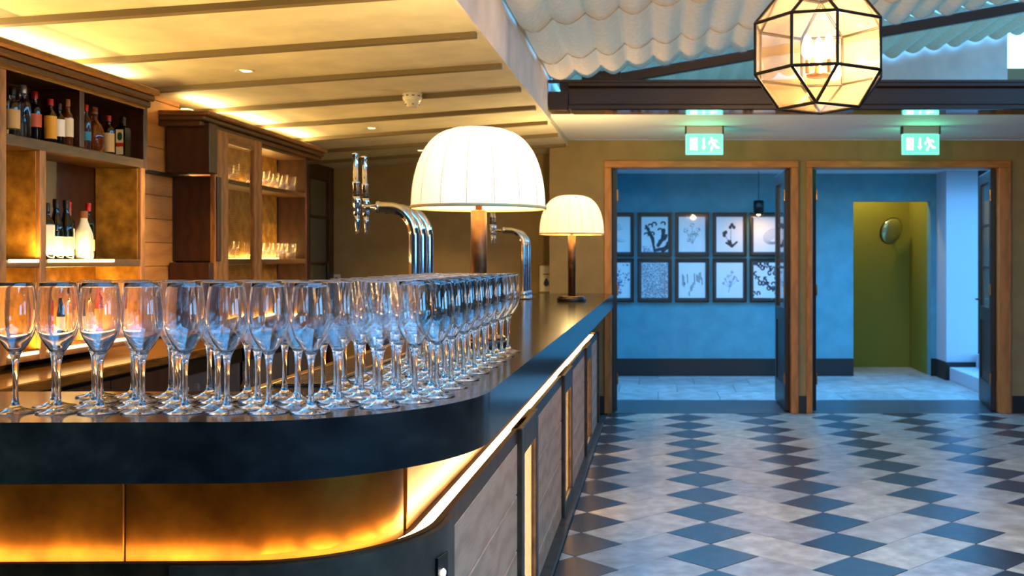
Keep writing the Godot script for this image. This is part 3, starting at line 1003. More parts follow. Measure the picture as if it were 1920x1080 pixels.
func pilaster(b: Node, z: float) -> void:
	var X := -0.488
	var w := 0.50
	var p := Node3D.new()
	p.name = "pilaster"
	b.add_child(p, true)
	var f0 := 0.07     # frame width at the ends
	var y0 := 0.012
	var y1 := 0.769
	obj("frame_bar", boxm(Vector3(-0.53, y0, z - f0), Vector3(X, y1, z), 0.003), M.bronze, p)
	obj("frame_bar", boxm(Vector3(-0.53, y0, z - w), Vector3(X, y1, z - w + f0), 0.003), M.bronze, p)
	obj("frame_bar", boxm(Vector3(-0.53, y1 - 0.105, z - w + f0), Vector3(X, y1, z - f0), 0.003), M.bronze, p)
	obj("frame_bar", boxm(Vector3(-0.53, y0, z - w + f0), Vector3(X, y0 + 0.075, z - f0), 0.003), M.bronze, p)
	obj("light_panel", boxm(Vector3(-0.528, y0 + 0.075, z - w + f0), Vector3(-0.5090, y1 - 0.105, z - f0), 0.001), M.vent_glow, p)
	var s := new_st()
	var za := z - w + f0
	var zb := z - f0
	var ya := y0 + 0.075
	var yb := y1 - 0.105
	var H := yb - ya
	var W := zb - za
	var pitch := 0.0125
	for dir in [-1.0, 1.0]:
		var k := int((W + H) / pitch / 1.414) + 1
		for i in k:
			var t := i * pitch * 1.414
			# a slanting wire clipped to the opening
			var p0 := Vector2(t, 0.0) if t < W else Vector2(W, t - W)
			var p1 := Vector2(0.0, t) if t < H else Vector2(t - H, H)
			if dir > 0:
				p0.x = W - p0.x; p1.x = W - p1.x
			if p0.distance_to(p1) < 0.012:
				continue
			var A := Vector3(-0.5087 + dir * 0.0002, ya + p0.y, za + p0.x)
			var B := Vector3(-0.5087 + dir * 0.0002, ya + p1.y, za + p1.x)
			var d := (B - A)
			var u := Vector3.RIGHT
			var v := d.normalized().cross(u)
			cbox(s, (A + B) / 2, Vector3(0.0010, d.length(), 0.0042), 0.0005, Basis(u, d.normalized(), u.cross(d.normalized())))
	obj("wire_mesh", s, M.gold_wire, p).set_meta("kind", "stuff")
	area("pilaster_light", Vector3(-0.500, (ya + yb) / 2, z - w / 2), Vector3(0, -90, 0), Vector2(W, H), Color(1.0, 0.78, 0.44), 0.10)

# ---------------------------------------------------------------- wine glasses
func wine_glasses() -> void:
	var src := Node3D.new()
	var prof := []
	for q in [[0.0095, 0.1195], [0.0165, 0.1265], [0.024, 0.138], [0.032, 0.153], [0.0370, 0.169], [0.0396, 0.185], [0.0398, 0.199], [0.0384, 0.217], [0.0362, 0.235], [0.0338, 0.251], [0.0320, 0.2605]]:
		prof.append(V(q[0], q[1]))
	var s := new_st()
	lathe(s, [V(0.0, 0.1172), V(0.005, 0.1178)] + prof, 32)
	var bowl := obj("bowl", s, M.clear, src)
	var rim := new_st()
	var rp := []
	for i in 9:
		var a := TAU * i / 8.0 - PI / 2
		rp.append(V(0.0319 + cos(a) * 0.0009, 0.2607 + sin(a) * 0.0009))
	lathe(rim, rp, 32)
	obj("rim", rim, M.glass, src)
	var st := new_st()
	lathe(st, [V(0, 0.0), V(0.0402, 0.0), V(0.0410, 0.0008), V(0.0408, 0.0020), V(0.036, 0.0034), V(0.024, 0.0058), V(0.014, 0.0090), V(0.0088, 0.0135), V(0.0064, 0.020), V(0.0054, 0.030), V(0.0050, 0.050), V(0.0052, 0.078), V(0.0060, 0.096), V(0.0076, 0.108), V(0.0100, 0.1165), V(0.0128, 0.1212), V(0.0120, 0.1218), V(0.006, 0.1178), V(0, 0.1168)], 24)
	obj("stem", st, M.glass, src)
	# a second glass of the same form with a bowl of real wall thickness, for the edges of the crowd
	var thick := Node3D.new()
	var inner := []
	for i in range(prof.size() - 1, -1, -1):
		var v: Vector2 = prof[i]
		inner.append(V(maxf(v.x - 0.0011, 0.0), v.y + (0.0 if i > 2 else 0.002)))
	var tb := new_st()
	lathe(tb, prof + [V(0.0315, 0.2610)] + inner + [V(0.0, 0.1205)], 40)
	obj("bowl", tb, M.glass, thick)
	inst("stem", src.get_child(2).mesh, M.glass, thick)
	var row_y := 0.079
	var pitch := 0.0853
	var spots := []
	var nth := ["first", "second", "third", "fourth", "fifth", "sixth", "seventh", "eighth", "ninth", "tenth", "eleventh", "twelfth", "thirteenth", "fourteenth", "fifteenth", "sixteenth", "seventeenth", "eighteenth", "nineteenth", "twentieth"]
	for j in 20:
		var d := 2.066 + row_y * j
		var off := 0.0 if j % 2 == 0 else 0.031
		for i in range(0, 14):
			var x := -1.2965 + pitch * i + off
			var lim := -0.505
			if d < 2.42:
				# keep clear of the rounded corner
				var dz: float = 2.40 - d
				var rr := 0.457 - 0.092
				lim = minf(lim, -0.85 + sqrt(maxf(0.0, rr * rr - maxf(dz, 0.0) * maxf(dz, 0.0))))
			if x > lim + 0.012:
				continue
			if d > 2.34 and x < -0.765:
				continue
			if j >= 1 and d <= 2.34 and x < -1.285:
				continue
			if d > 3.47:
				continue
			spots.append([x, d, j, i])
	# glasses that stand out at the edges are named one by one
	var row := -1
	var place := -1
	for p in spots:
		var edge: bool = p[2] == 0
		if not edge and p[1] > 2.2:
			edge = true
			for o in spots:
				if o[2] == p[2] and o[0] > p[0]:
					edge = false
		var g: Node3D = (thick if edge else src).duplicate()
		g.name = numbered("wine_glass")
		add_child(g)
		g.position = Vector3(p[0] + rng.randf_range(-0.001, 0.001), 1.0705, -p[1] + rng.randf_range(-0.001, 0.001))
		if p[2] != row:
			row = p[2]
			place = -1
		place += 1
		var label := "clear stemmed wine glass, %s from the left in the %s row from the front" % [nth[place], nth[row]]
		if row == 0:
			label = "clear stemmed wine glass, %s from the left in the front row" % nth[place]
		tag(g, label, "wine glass", "wine glasses on the bar top")
	# the last, rearmost ones
	src.free()
	thick.free()

# ---------------------------------------------------------------- table lamps
func table_lamps() -> void:
	table_lamp(Vector3(-0.632, 1.0705, -3.61), "large lit dome table lamp on the bar, nearer one", 0.9)
	table_lamp(Vector3(-0.629, 1.0705, -7.46), "lit dome table lamp at the far end of the bar", 0.9)

func table_lamp(at: Vector3, label: String, e: float) -> void:
	var t := thing("table_lamp", label, "lamp", at, 0.0, "dome table lamps on the bar")
	var b := new_st()
	lathe(b, [V(0, 0), V(0.107, 0), V(0.108, 0.003), V(0.108, 0.022), V(0.105, 0.025), V(0.0, 0.025)], 40)
	obj("base", b, M.black_metal, t)
	var p := new_st()
	lathe(p, [V(0, 0.025), V(0.094, 0.025), V(0.094, 0.033), V(0.091, 0.036), V(0.0, 0.036)], 40)
	obj("base_plate", p, M.lamp_stem, t)
	var s := new_st()
	lathe(s, [V(0.0, 0.036), V(0.028, 0.036), V(0.028, 0.478), V(0.026, 0.480), V(0.0, 0.480)], 28)
	obj("stem", s, M.lamp_stem, t)
	var c := new_st()
	lathe(c, [V(0.0, 0.480), V(0.012, 0.480), V(0.012, 0.62), V(0.016, 0.62), V(0.016, 0.64), V(0, 0.64)], 14)
	obj("lamp_holder", c, M.brass, t)
	var R := 0.234
	var H := 0.283
	var prof := []
	for i in 22:
		var k := i / 21.0
		var a := k * PI / 2
		var rr: float = R * pow(cos(a), 0.62) if i < 21 else 0.0
		rr = rr * (1.0 - 0.02 * sin(a))
		prof.append(V(rr, 0.488 + H * pow(sin(a), 0.90)))
	var sh := new_st()
	lathe(sh, prof, 64)
	var shade := obj("shade", sh, M.shade, t)
	for k in 16:
		var a := TAU * k / 16.0 + PI / 2
		var pts := []
		for i in range(0, 20):
			var v: Vector2 = prof[i]
			pts.append(Vector3(cos(a) * (v.x + 0.0006), v.y + 0.0004, sin(a) * (v.x + 0.0006)))
		var q := new_st()
		tube(q, pts, 0.0009, 5)
		obj("seam", q, M.seam, shade)
	var tr := new_st()
	var ring := []
	for i in 13:
		var a := TAU * i / 12.0 - PI / 2
		ring.append(V(0.2340 + cos(a) * 0.004, 0.489 + sin(a) * 0.006))
	lathe(tr, ring, 64)
	obj("trim_ring", tr, M.shade_trim, shade)
	var bu := new_st()
	lathe(bu, [V(0, 0.64), V(0.02, 0.645), V(0.032, 0.665), V(0.028, 0.69), V(0.0, 0.705)], 16)
	obj("bulb", bu, glow(Color(1.0, 0.85, 0.6), 6.0), t)
	omni("table_lamp_light", at + Vector3(0, 0.665, 0), Color(1.0, 0.85, 0.55), e, 0.04)

# ---------------------------------------------------------------- beer taps
func beer_taps() -> void:
	tap(Vector3(-1.03, 1.0705, -4.32), "tall chrome beer font with two taps behind the nearer lamp")
	tap(Vector3(-1.03, 1.0705, -7.83), "chrome beer font at the far end of the bar")

func tap(at: Vector3, label: String) -> void:
	var t := thing("beer_font", label, "beer tap", at, 0.0, "beer fonts")
	obj("foot_plate", boxm(Vector3(-0.06, 0, -0.34), Vector3(0.06, 0.012, 0.06), 0.004), M.chrome, t)
	for k in 3:
		var z := -0.134 * k
		var pts := []
		var col := new_st()
		lathe(col, [V(0.0, 0.012), V(0.032, 0.012), V(0.032, 0.055), V(0.028, 0.06), V(0, 0.06)], 20, Vector3(0, 0, z))
		obj("collar", col, M.chrome, t)
		pts.append(Vector3(0, 0.05, z))
		pts.append(Vector3(0, 0.30, z))
		pts.append(Vector3(0, 0.40, z))
		for i in range(1, 11):
			var a := PI / 2 * i / 10.0
			pts.append(Vector3(-0.10 + 0.10 * cos(a), 0.40 + 0.125 * sin(a), z))
		pts.append(Vector3(-0.15, 0.527, z))
		var s := new_st()
		tube(s, pts, 0.0225, 20)
		obj("column", s, M.chrome, t)
		if k == 2:
			continue
		var c := new_st()
		lathe(c, [V(0.0, 0.0), V(0.025, 0.0), V(0.025, 0.012), V(0.012, 0.018), V(0.010, 0.05), V(0.009, 0.07), V(0.0, 0.07)], 16, Vector3(-0.145, 0.527, z), Basis(Vector3.BACK, PI / 2))
		obj("shank", c, M.chrome, t)
		var f := Node3D.new()
		f.name = "tap"
		t.add_child(f, true)
		f.position = Vector3(-0.242, 0.525, z)
		f.rotation.z = 0.03
		var bd := new_st()
		lathe(bd, [V(0, -0.03), V(0.013, -0.03), V(0.015, -0.015), V(0.013, 0.0), V(0.017, 0.012), V(0.019, 0.028), V(0.016, 0.044), V(0.013, 0.05), V(0, 0.05)], 20)
		obj("valve_body", bd, M.chrome, f)
		var sp := new_st()
		lathe(sp, [V(0, -0.11), V(0.006, -0.11), V(0.007, -0.09), V(0.012, -0.06), V(0.010, -0.03), V(0, -0.03)], 16)
		obj("spout", sp, M.chrome, f)
		var bl := new_st()
		lathe(bl, [V(0, 0.05), V(0.016, 0.05), V(0.016, 0.066), V(0, 0.066)], 16)
		obj("gasket", bl, M.black, f)
		var hd := new_st()
		lathe(hd, [V(0, 0.066), V(0.013, 0.066), V(0.013, 0.098), V(0.016, 0.10), V(0.016, 0.108), V(0.0105, 0.112), V(0.0125, 0.222), V(0.013, 0.228), V(0.009, 0.232), V(0, 0.232)], 20)
		obj("lever", hd, M.chrome, f)

# ---------------------------------------------------------------- bottles
func bottle(at: Vector3, shape: String, H: float, R: float, glass: Material, label: Material, cap: Material, said: String, group: String, lab := [0.18, 0.5], parent_scale := 1.0) -> Node3D:
	var P := {
		"bordeaux": [[0, 0], [0.94, 0], [1, 0.02], [1, 0.62], [0.93, 0.67], [0.62, 0.73], [0.42, 0.77], [0.37, 0.82], [0.36, 0.96], [0.40, 0.965], [0.40, 0.995], [0, 1]],
		"burgundy": [[0, 0], [0.94, 0], [1, 0.02], [1, 0.46], [0.95, 0.53], [0.78, 0.62], [0.55, 0.72], [0.42, 0.80], [0.36, 0.88], [0.36, 0.96], [0.40, 0.965], [0.40, 0.995], [0, 1]],
		"spirit": [[0, 0], [0.94, 0], [1, 0.02], [1, 0.62], [0.95, 0.67], [0.72, 0.72], [0.42, 0.76], [0.38, 0.80], [0.38, 0.92], [0.42, 0.93], [0.42, 0.995], [0, 1]],
		"round": [[0, 0], [0.7, 0], [0.8, 0.02], [0.98, 0.2], [1, 0.34], [0.92, 0.5], [0.7, 0.62], [0.38, 0.70], [0.28, 0.76], [0.28, 0.90], [0.33, 0.91], [0.33, 0.995], [0, 1]],
		"square": [[0, 0], [0.95, 0], [1, 0.02], [1, 0.68], [0.9, 0.73], [0.5, 0.78], [0.4, 0.82], [0.4, 0.93], [0.44, 0.94], [0.44, 0.995], [0, 1]],
	}
	var t := thing("bottle", said, "bottle", at, 0.0, group)
	var prof := []
	for q in P[shape]:
		prof.append(V(q[0] * R, q[1] * H))
	var s := new_st()
	if shape == "square":
		lathe(s, prof, 4, Vector3.ZERO, Basis(Vector3.UP, PI / 4).scaled(Vector3(1.25, 1, 1.25)), -1)
	else:
		lathe(s, prof, 24)
	obj("body", s, glass, t)
	if cap:
		var c := new_st()
		var rc: float = R * (0.30 if shape == "round" else 0.41) + 0.0012
		lathe(c, [V(rc, H * 0.86), V(rc, H * 1.001), V(rc * 0.8, H * 1.012), V(0, H * 1.012)], 16)
		obj("cap", c, cap, t)
	if label:
		var l := new_st()
		if shape == "square":
			for k in [[Vector3(0, H * (lab[0] + lab[1]) / 2, R * 0.886), Vector3(R * 1.45, H * (lab[1] - lab[0]), 0.001)], [Vector3(R * 0.886, H * (lab[0] + lab[1]) / 2, 0), Vector3(0.001, H * (lab[1] - lab[0]), R * 1.45)]]:
				cbox(l, k[0], k[1], 0.0002)
		else:
			var rl := R + 0.0006
			lathe(l, [V(rl, H * lab[0]), V(rl, H * lab[1])], 24)
		obj("label", l, label, t)
	return t

# ---------------------------------------------------------------- back bar
func back_bar() -> void:
	var dk := mat(Color(0.03, 0.05, 0.03), 0.06)
	var dkblue := mat(Color(0.02, 0.03, 0.06), 0.06)
	var dkbrown := mat(Color(0.06, 0.03, 0.015), 0.06)
	var amber := solid_glass(Color(0.85, 0.45, 0.12, 0.1))
	var clear := solid_glass(Color(0.92, 0.96, 0.96, 0.0))
	var paper := mat(Color(0.86, 0.80, 0.68), 0.7)
	var paper2 := mat(Color(0.78, 0.64, 0.42), 0.7)
	var yellow := mat(Color(0.85, 0.62, 0.16), 0.6)
	var redc := mat(Color(0.62, 0.05, 0.05), 0.35)
	var black := mat(Color(0.03, 0.03, 0.03), 0.4)
	var cork := mat(Color(0.55, 0.34, 0.18), 0.7)
	var whitep := mat(Color(0.92, 0.90, 0.86), 0.5)
	var silver := mat(Color(0.7, 0.7, 0.7), 0.3, 0.8)
	var bluel := mat(Color(0.10, 0.45, 0.60), 0.6)
	# --- cabinet of bottles
	var c := thing("bottle_cabinet", "open wooden back-bar cabinet of bottles with lit brass niches", "cabinet")
	var xf := -2.45
	var xb := -2.665
	obj("back_panel", boxm(Vector3(xb - 0.02, 0.98, -4.92), Vector3(xb, 2.10, -2.9), 0.002), M.dark_wood, c)
	obj("post", boxm(Vector3(xb, 0.98, -3.845), Vector3(xf + 0.004, 2.10, -3.79), 0.003), M.mid_wood, c)
	obj("post", boxm(Vector3(xb, 0.98, -4.095), Vector3(xf + 0.004, 1.81, -4.055), 0.003), M.mid_wood, c)
	obj("post", boxm(Vector3(xb, 1.853, -4.378), Vector3(xf - 0.002, 2.097, -4.345), 0.003), M.dark_wood, c)
	obj("end_panel", boxm(Vector3(xb, 0.98, -4.885), Vector3(xf + 0.004, 1.81, -4.845), 0.003), M.mid_wood, c)
	obj("end_panel", boxm(Vector3(xb, 1.80, -4.915), Vector3(xf, 2.10, -4.88), 0.003), M.dark_wood, c)
	obj("shelf", boxm(Vector3(xb, 1.808, -4.88), Vector3(xf, 1.852, -2.9), 0.003), M.dark_wood_h, c)
	obj("shelf", boxm(Vector3(xb, 1.345, -4.86), Vector3(xf, 1.378, -2.9), 0.003), M.dark_wood_h, c)
	obj("shelf", boxm(Vector3(xb, 0.98, -4.90), Vector3(xf, 1.018, -2.9), 0.003), M.mid_wood_h, c)
	obj("top_panel", boxm(Vector3(xb, 2.098, -4.915), Vector3(xf, 2.118, -2.9), 0.003), M.dark_wood_h, c)
	obj("edge_strip", boxm(Vector3(xf, 2.090, -4.88), Vector3(xf + 0.006, 2.101, -2.9), 0.001), M.brass, c)
	for y in [[1.379, 1.807], [1.019, 1.344]]:
		obj("brass_panel", boxm(Vector3(xb + 0.005, y[0], -4.055), Vector3(xf - 0.012, y[1], -4.050), 0.001), M.brass_niche, c)
		obj("brass_panel", boxm(Vector3(xb + 0.005, y[0], -4.845), Vector3(xf - 0.012, y[1], -4.840), 0.001), M.brass_niche, c)
	obj("brass_panel", boxm(Vector3(xb, 1.019, -4.84), Vector3(xb + 0.004, 1.344, -2.9), 0.001), M.brass_niche, c)
	crown(c, 0.0, 2.10, -2.7, -4.90)
	for a in [[-3.0, -3.78, 1.379], [-3.86, -4.04, 1.379], [-4.11, -4.60, 1.379], [-3.0, -3.78, 1.019], [-3.86, -4.04, 1.019], [-4.11, -4.82, 1.019]]:
		obj("light_strip", boxm(Vector3(xf, a[2] - 0.014, a[1]), Vector3(xf + 0.008, a[2] - 0.002, a[0]), 0.001), M.led_soft, c)
		area("niche_light", Vector3(xf - 0.004, a[2] + 0.004, (a[0] + a[1]) / 2), Vector3(90, 0, 0), Vector2(0.008, absf(a[0] - a[1])), Color(1.0, 0.80, 0.43), 0.40 * absf(a[0] - a[1]) / 0.5)
	obj("light_strip", boxm(Vector3(xb + 0.006, 1.0185, -4.82), Vector3(xb + 0.026, 1.026, -2.95), 0.001), M.led_soft, c)
	area("niche_light", Vector3(xb + 0.016, 1.031, -3.9), Vector3(90, 0, 0), Vector2(0.02, 1.85), Color(1.0, 0.83, 0.46), 1.6)
	# top shelf, from the viewer's side
	var ts := "bottles on the top shelf"
	var lab4 := Image.create(32, 64, false, Image.FORMAT_RGB8)
	lab4.fill(Color(0.88, 0.80, 0.62))
	lab4.fill_rect(Rect2i(0, 34, 32, 10), Color(0.75, 0.08, 0.06))
	for y in 64:
		for x in 32:
			var q := Vector2(x - 16, y - 17)
			if q.length() < 11.0:
				lab4.set_pixel(x, y, Color(0.12, 0.26, 0.14))
	var stag := mat(Color.WHITE, 0.6)
	stag.albedo_texture = ImageTexture.create_from_image(lab4)
	bottle(Vector3(-2.523, 1.8525, -4), "spirit", 0.195, 0.026, clear, paper2, black, "clear bottle with a buff label, first on the top shelf", ts, [0.18, 0.56])
	bottle(Vector3(-2.525, 1.8525, -4.07), "spirit", 0.215, 0.029, clear, null, silver, "clear cut-glass bottle with a silver stopper on top shelf", ts)
	bottle(Vector3(-2.575, 1.8525, -4.16), "bordeaux", 0.220, 0.024, dkblue, null, cork, "dark blue bottle with a slim pale cap on top shelf", ts)
	bottle(Vector3(-2.535, 1.8525, -4.165), "spirit", 0.205, 0.024, dkblue, mat(Color(0.75, 0.35, 0.22), 0.6), redc, "dark bottle with a red and cream label on top shelf", ts, [0.3, 0.56])
	bottle(Vector3(-2.492, 1.8525, -4.2), "bordeaux", 0.180, 0.022, dkbrown, yellow, redc, "slim bottle with a yellow label and red cap on top shelf", ts, [0.1, 0.62])
	bottle(Vector3(-2.6, 1.8525, -4.25), "bordeaux", 0.215, 0.024, dkbrown, paper, black, "brown bottle with a white label behind the others on top shelf", ts, [0.25, 0.55])
	bottle(Vector3(-2.485, 1.8525, -4.31), "spirit", 0.195, 0.021, amber, paper, cork, "amber bottle with a cream label beside the shelf divider", ts, [0.2, 0.6])
	bottle(Vector3(-2.490, 1.8525, -4.256), "spirit", 0.170, 0.021, dkbrown, whitep, black, "brown bottle with a white label beside the yellow one", ts, [0.2, 0.62])
	bottle(Vector3(-2.475, 1.8525, -4.43), "bordeaux", 0.190, 0.019, clear, bluel, redc, "narrow clear bottle with a blue label on top shelf", ts, [0.2, 0.4])
	bottle(Vector3(-2.5, 1.8525, -4.54), "round", 0.195, 0.042, amber, null, cork, "round-bellied decanter of amber spirit on top shelf", ts)
	bottle(Vector3(-2.496, 1.8525, -4.65), "spirit", 0.175, 0.024, dkbrown, paper2, redc, "brown bottle with a cream label and red cap on top shelf", ts, [0.06, 0.55])
	var sq := bottle(Vector3(-2.49, 1.8525, -4.76), "square", 0.185, 0.028, dk, null, black, "square dark green bottle with a red banded label on top shelf", ts)
	var qm := QuadMesh.new()
	qm.size = Vector2(0.034, 0.115)
	var qo := inst("label", qm, stag, sq)
	qo.position = Vector3(0.0, 0.067, 0.0258)
	# wine on the middle shelf
	var ms := "wine bottles in the lit niche"
	bottle(Vector3(-2.485, 1.3785, -4.165), "bordeaux", 0.225, 0.026, dk, whitep, black, "dark wine bottle with a tall white label, first in niche", ms, [0.08, 0.62])
	bottle(Vector3(-2.488, 1.3785, -4.232), "burgundy", 0.245, 0.028, dk, whitep, black, "green wine bottle with a low white label in the niche", ms, [0.06, 0.38])
	bottle(Vector3(-2.485, 1.3785, -4.298), "burgundy", 0.245, 0.028, dk, paper, black, "green wine bottle with a low cream label in the niche", ms, [0.06, 0.38])
	bottle(Vector3(-2.52, 1.3785, -4.375), "bordeaux", 0.215, 0.024, dk, whitep, cork, "dark wine bottle with a pale high label in the niche", ms, [0.2, 0.6])
	bottle(Vector3(-2.565, 1.3785, -4.455), "bordeaux", 0.245, 0.025, dk, paper, redc, "wine bottle with a red capsule behind the white bottle", ms, [0.1, 0.4])
	bottle(Vector3(-2.482, 1.3785, -4.425), "burgundy", 0.205, 0.036, whitep, null, cork, "opaque white bottle with a dark stopper in the niche", ms)
	bottle(Vector3(-2.53, 1.3785, -4.545), "bordeaux", 0.245, 0.025, dk, paper2, redc, "wine bottle with a red capsule, last in the niche", ms, [0.15, 0.35])
	# lower niche, glimpsed through the glasses
	var ls := "bottles in the lower niche"
	var lows := [["bordeaux", dk, paper, "green bottle in the lower niche, nearest the post"], ["spirit", clear, null, "clear bottle in the lower niche"], ["spirit", amber, null, "amber bottle in the lower niche"], ["burgundy", dk, whitep, "dark bottle with white label in the lower niche"], ["spirit", clear, paper2, "clear bottle with buff label in the lower niche"], ["bordeaux", amber, yellow, "amber bottle with yellow label in the lower niche"]]
	for i in 6:
		var q: Array = lows[i]
		bottle(Vector3(-2.57, 1.0185, -4.0 - 0.14 * i if i > 0 else -3.93), q[0], 0.225 + 0.02 * (i % 3), 0.028, q[1], q[2], cork if i % 2 else black, q[3], ls)
	# --- boarded wall between the cabinets
	var pw := struct_group("wall_boards", "oak boarded wall between the two back-bar cabinets")
	for i in 11:
		var y := 0.955 + i * 0.128
		obj("plank", boxm(Vector3(-2.75, y, -5.80), Vector3(-2.71, minf(y + 0.126, 2.26), -4.93), 0.003), M.plank, pw)
	struct("trim_picture_rail", boxm(Vector3(-2.71, 1.83, -5.72), Vector3(-2.68, 1.848, -4.99), 0.002), M.black_metal, "thin black metal rail across the boarded wall")
	# --- cabinet of glassware
	var g := thing("glassware_cabinet", "tall dark wooden cabinet of tumblers with a reeded glass door", "cabinet")
	xf = -2.50
	xb = -2.70
	obj("side_panel", boxm(Vector3(-2.69, 1.85, -5.70), Vector3(-2.452, 2.125, -5.60), 0.004), M.dark_wood, g)
	obj("side_panel", boxm(Vector3(-2.71, 1.365, -5.76), Vector3(-2.455, 1.838, -5.71), 0.004), M.dark_wood, g)
	obj("side_panel", boxm(Vector3(-2.70, 0.95, -5.72), Vector3(-2.475, 1.358, -5.65), 0.004), M.dark_wood, g)
	obj("back_panel", boxm(Vector3(xb - 0.02, 0.95, -7.29), Vector3(xb, 2.10, -5.76), 0.002), M.dark_wood, g)
	obj("brass_panel", boxm(Vector3(xb, 0.97, -7.24), Vector3(xb + 0.004, 2.08, -6.35), 0.001), M.brass_niche, g)
	obj("end_panel", boxm(Vector3(xb, 0.95, -7.30), Vector3(xf, 2.10, -7.26), 0.003), M.dark_wood, g)
	for y in [[1.815, 1.845], [1.345, 1.378], [0.95, 0.985], [2.08, 2.10]]:
		obj("shelf", boxm(Vector3(xb, y[0], -7.26), Vector3(xf, y[1], -5.76), 0.003), M.dark_wood_h, g)
	crown(g, -0.055, 2.10, -5.55, -7.55)
	for y in [1.846, 1.379, 0.986]:
		obj("light_strip", boxm(Vector3(xb + 0.006, y, -7.24), Vector3(xb + 0.02, y + 0.006, -5.9), 0.001), M.led_soft, g)
		area("shelf_light", Vector3(xb + 0.013, y + 0.012, -6.57), Vector3(90, 0, 0), Vector2(0.012, 1.3), Color(1.0, 0.80, 0.43), 0.5)
	# sliding door with reeded glass
	var dr := Node3D.new()
	dr.name = "sliding_door"
	g.add_child(dr, true)
	for z in [[-5.70, -5.875], [-6.255, -6.375]]:
		obj("stile", boxm(Vector3(-2.495, 0.96, z[1]), Vector3(-2.465, 2.105, z[0]), 0.003), M.mid_wood, dr)
	obj("rail", boxm(Vector3(-2.495, 2.04, -6.255), Vector3(-2.465, 2.105, -5.875), 0.003), M.mid_wood_h, dr)
	obj("rail", boxm(Vector3(-2.495, 0.96, -6.255), Vector3(-2.465, 1.03, -5.875), 0.003), M.mid_wood_h, dr)
	var rd := new_st()
	rd.set_smooth_group(0)
	var ny := 560
	for i in ny:
		var y0 := 1.03 + 1.01 * i / ny
		var y1 := 1.03 + 1.01 * (i + 1) / ny
		var x0 := -2.480 + 0.0012 * sin(i * PI / 3.0)
		var x1 := -2.480 + 0.0012 * sin((i + 1) * PI / 3.0)
		for v in [Vector3(x0, y0, -6.255), Vector3(x1, y1, -6.255), Vector3(x1, y1, -5.875), Vector3(x0, y0, -6.255), Vector3(x1, y1, -5.875), Vector3(x0, y0, -5.875)]:
			rd.add_vertex(v)
	obj("reeded_pane", rd, M.reeded, dr)
	# tumblers
	var tsrc := Node3D.new()
	var tb := new_st()
	lathe(tb, [V(0, 0.008), V(0.026, 0.008), V(0.030, 0.012), V(0.034, 0.105)], 20)
	lathe(tb, [V(0, 0.0), V(0.029, 0.0), V(0.032, 0.004), V(0.036, 0.105), V(0.034, 0.105)], 20)
	obj("tumbler_body", tb, M.tumbler, tsrc)
	for row in [[1.8455, "upper"], [1.3785, "middle"]]:
		var k := 0
		for z in [-5.99, -6.08, -6.17, -6.26, -6.50, -6.58, -6.66, -6.74, -6.82, -6.90, -6.98, -7.06, -7.14]:
			var o: Node3D = tsrc.duplicate()
			o.name = numbered("tumbler")
			add_child(o)
			o.position = Vector3(-2.56 - 0.06 * (k % 2), row[0], z)
			tag(o, "clear tumbler, %s on the %s shelf %s" % [["first", "second", "third", "fourth", "first", "second", "third", "fourth", "fifth", "sixth", "seventh", "eighth", "ninth"][k], row[1], "behind the reeded glass" if k < 4 else "beside the reeded door"], "tumbler", "tumblers on the %s shelf" % row[1])
			k += 1
	tsrc.free()
	# --- counter under the cabinets and what stands below it
	tag(obj("back_counter", boxm(Vector3(-2.72, 0.905, -7.6), Vector3(-2.20, 0.947, -2.9), 0.005), M.back_counter), "long glossy wooden back-bar counter below the cabinets", "worktop")
	var u := thing("under_counter_unit", "dark wooden cupboard run below the back-bar counter", "cabinet")
	obj("carcass", boxm(Vector3(-2.72, 0.0, -4.85), Vector3(-2.27, 0.905, -2.95), 0.004), M.dark_wood, u)
	for i in 3:
		var dd := obj("door", boxm(Vector3(-2.27, 0.10, -4.84 + 0.63 * i), Vector3(-2.25, 0.88, -4.84 + 0.63 * i + 0.62), 0.003), M.dark_wood, u)
		obj("knob", boxm(Vector3(-2.25, 0.70, -4.80 + 0.63 * i), Vector3(-2.235, 0.80, -4.785 + 0.63 * i), 0.003), M.brass, dd)
	var fr := thing("bottle_fridge", "dark under-counter bottle fridge with a lit glass front", "fridge")
	obj("back_panel", boxm(Vector3(-2.72, 0.0, -7.0), Vector3(-2.70, 0.905, -4.86), 0.003), M.black_metal, fr)
	for z in [-4.88, -5.57, -6.27, -6.98]:
		obj("side_panel", boxm(Vector3(-2.70, 0.0, z - 0.02), Vector3(-2.28, 0.905, z + 0.02), 0.003), M.black_metal, fr)
	for y in [0.10, 0.46, 0.88]:
		obj("shelf", boxm(Vector3(-2.70, y, -6.96), Vector3(-2.30, y + 0.02, -4.90), 0.002), M.black_metal, fr)
	for i in 3:
		var z0 := -4.90 - 0.695 * i
		obj("door_frame", boxm(Vector3(-2.28, 0.82, z0 - 0.65), Vector3(-2.255, 0.90, z0), 0.002), M.black_metal, fr)
		obj("pane", boxm(Vector3(-2.272, 0.12, z0 - 0.65), Vector3(-2.266, 0.82, z0), 0.0005), M.window_glass, fr)
		obj("light_tube", boxm(Vector3(-2.32, 0.85, z0 - 0.6), Vector3(-2.30, 0.865, z0 - 0.05), 0.002), glow(Color(0.92, 1.0, 0.85), 2.0 if i == 1 else 0.3), fr)
	area("fridge_light", Vector3(-2.31, 0.845, -5.93), Vector3(-90, 0, 0), Vector2(0.02, 0.55), Color(0.92, 1.0, 0.85), 0.05)
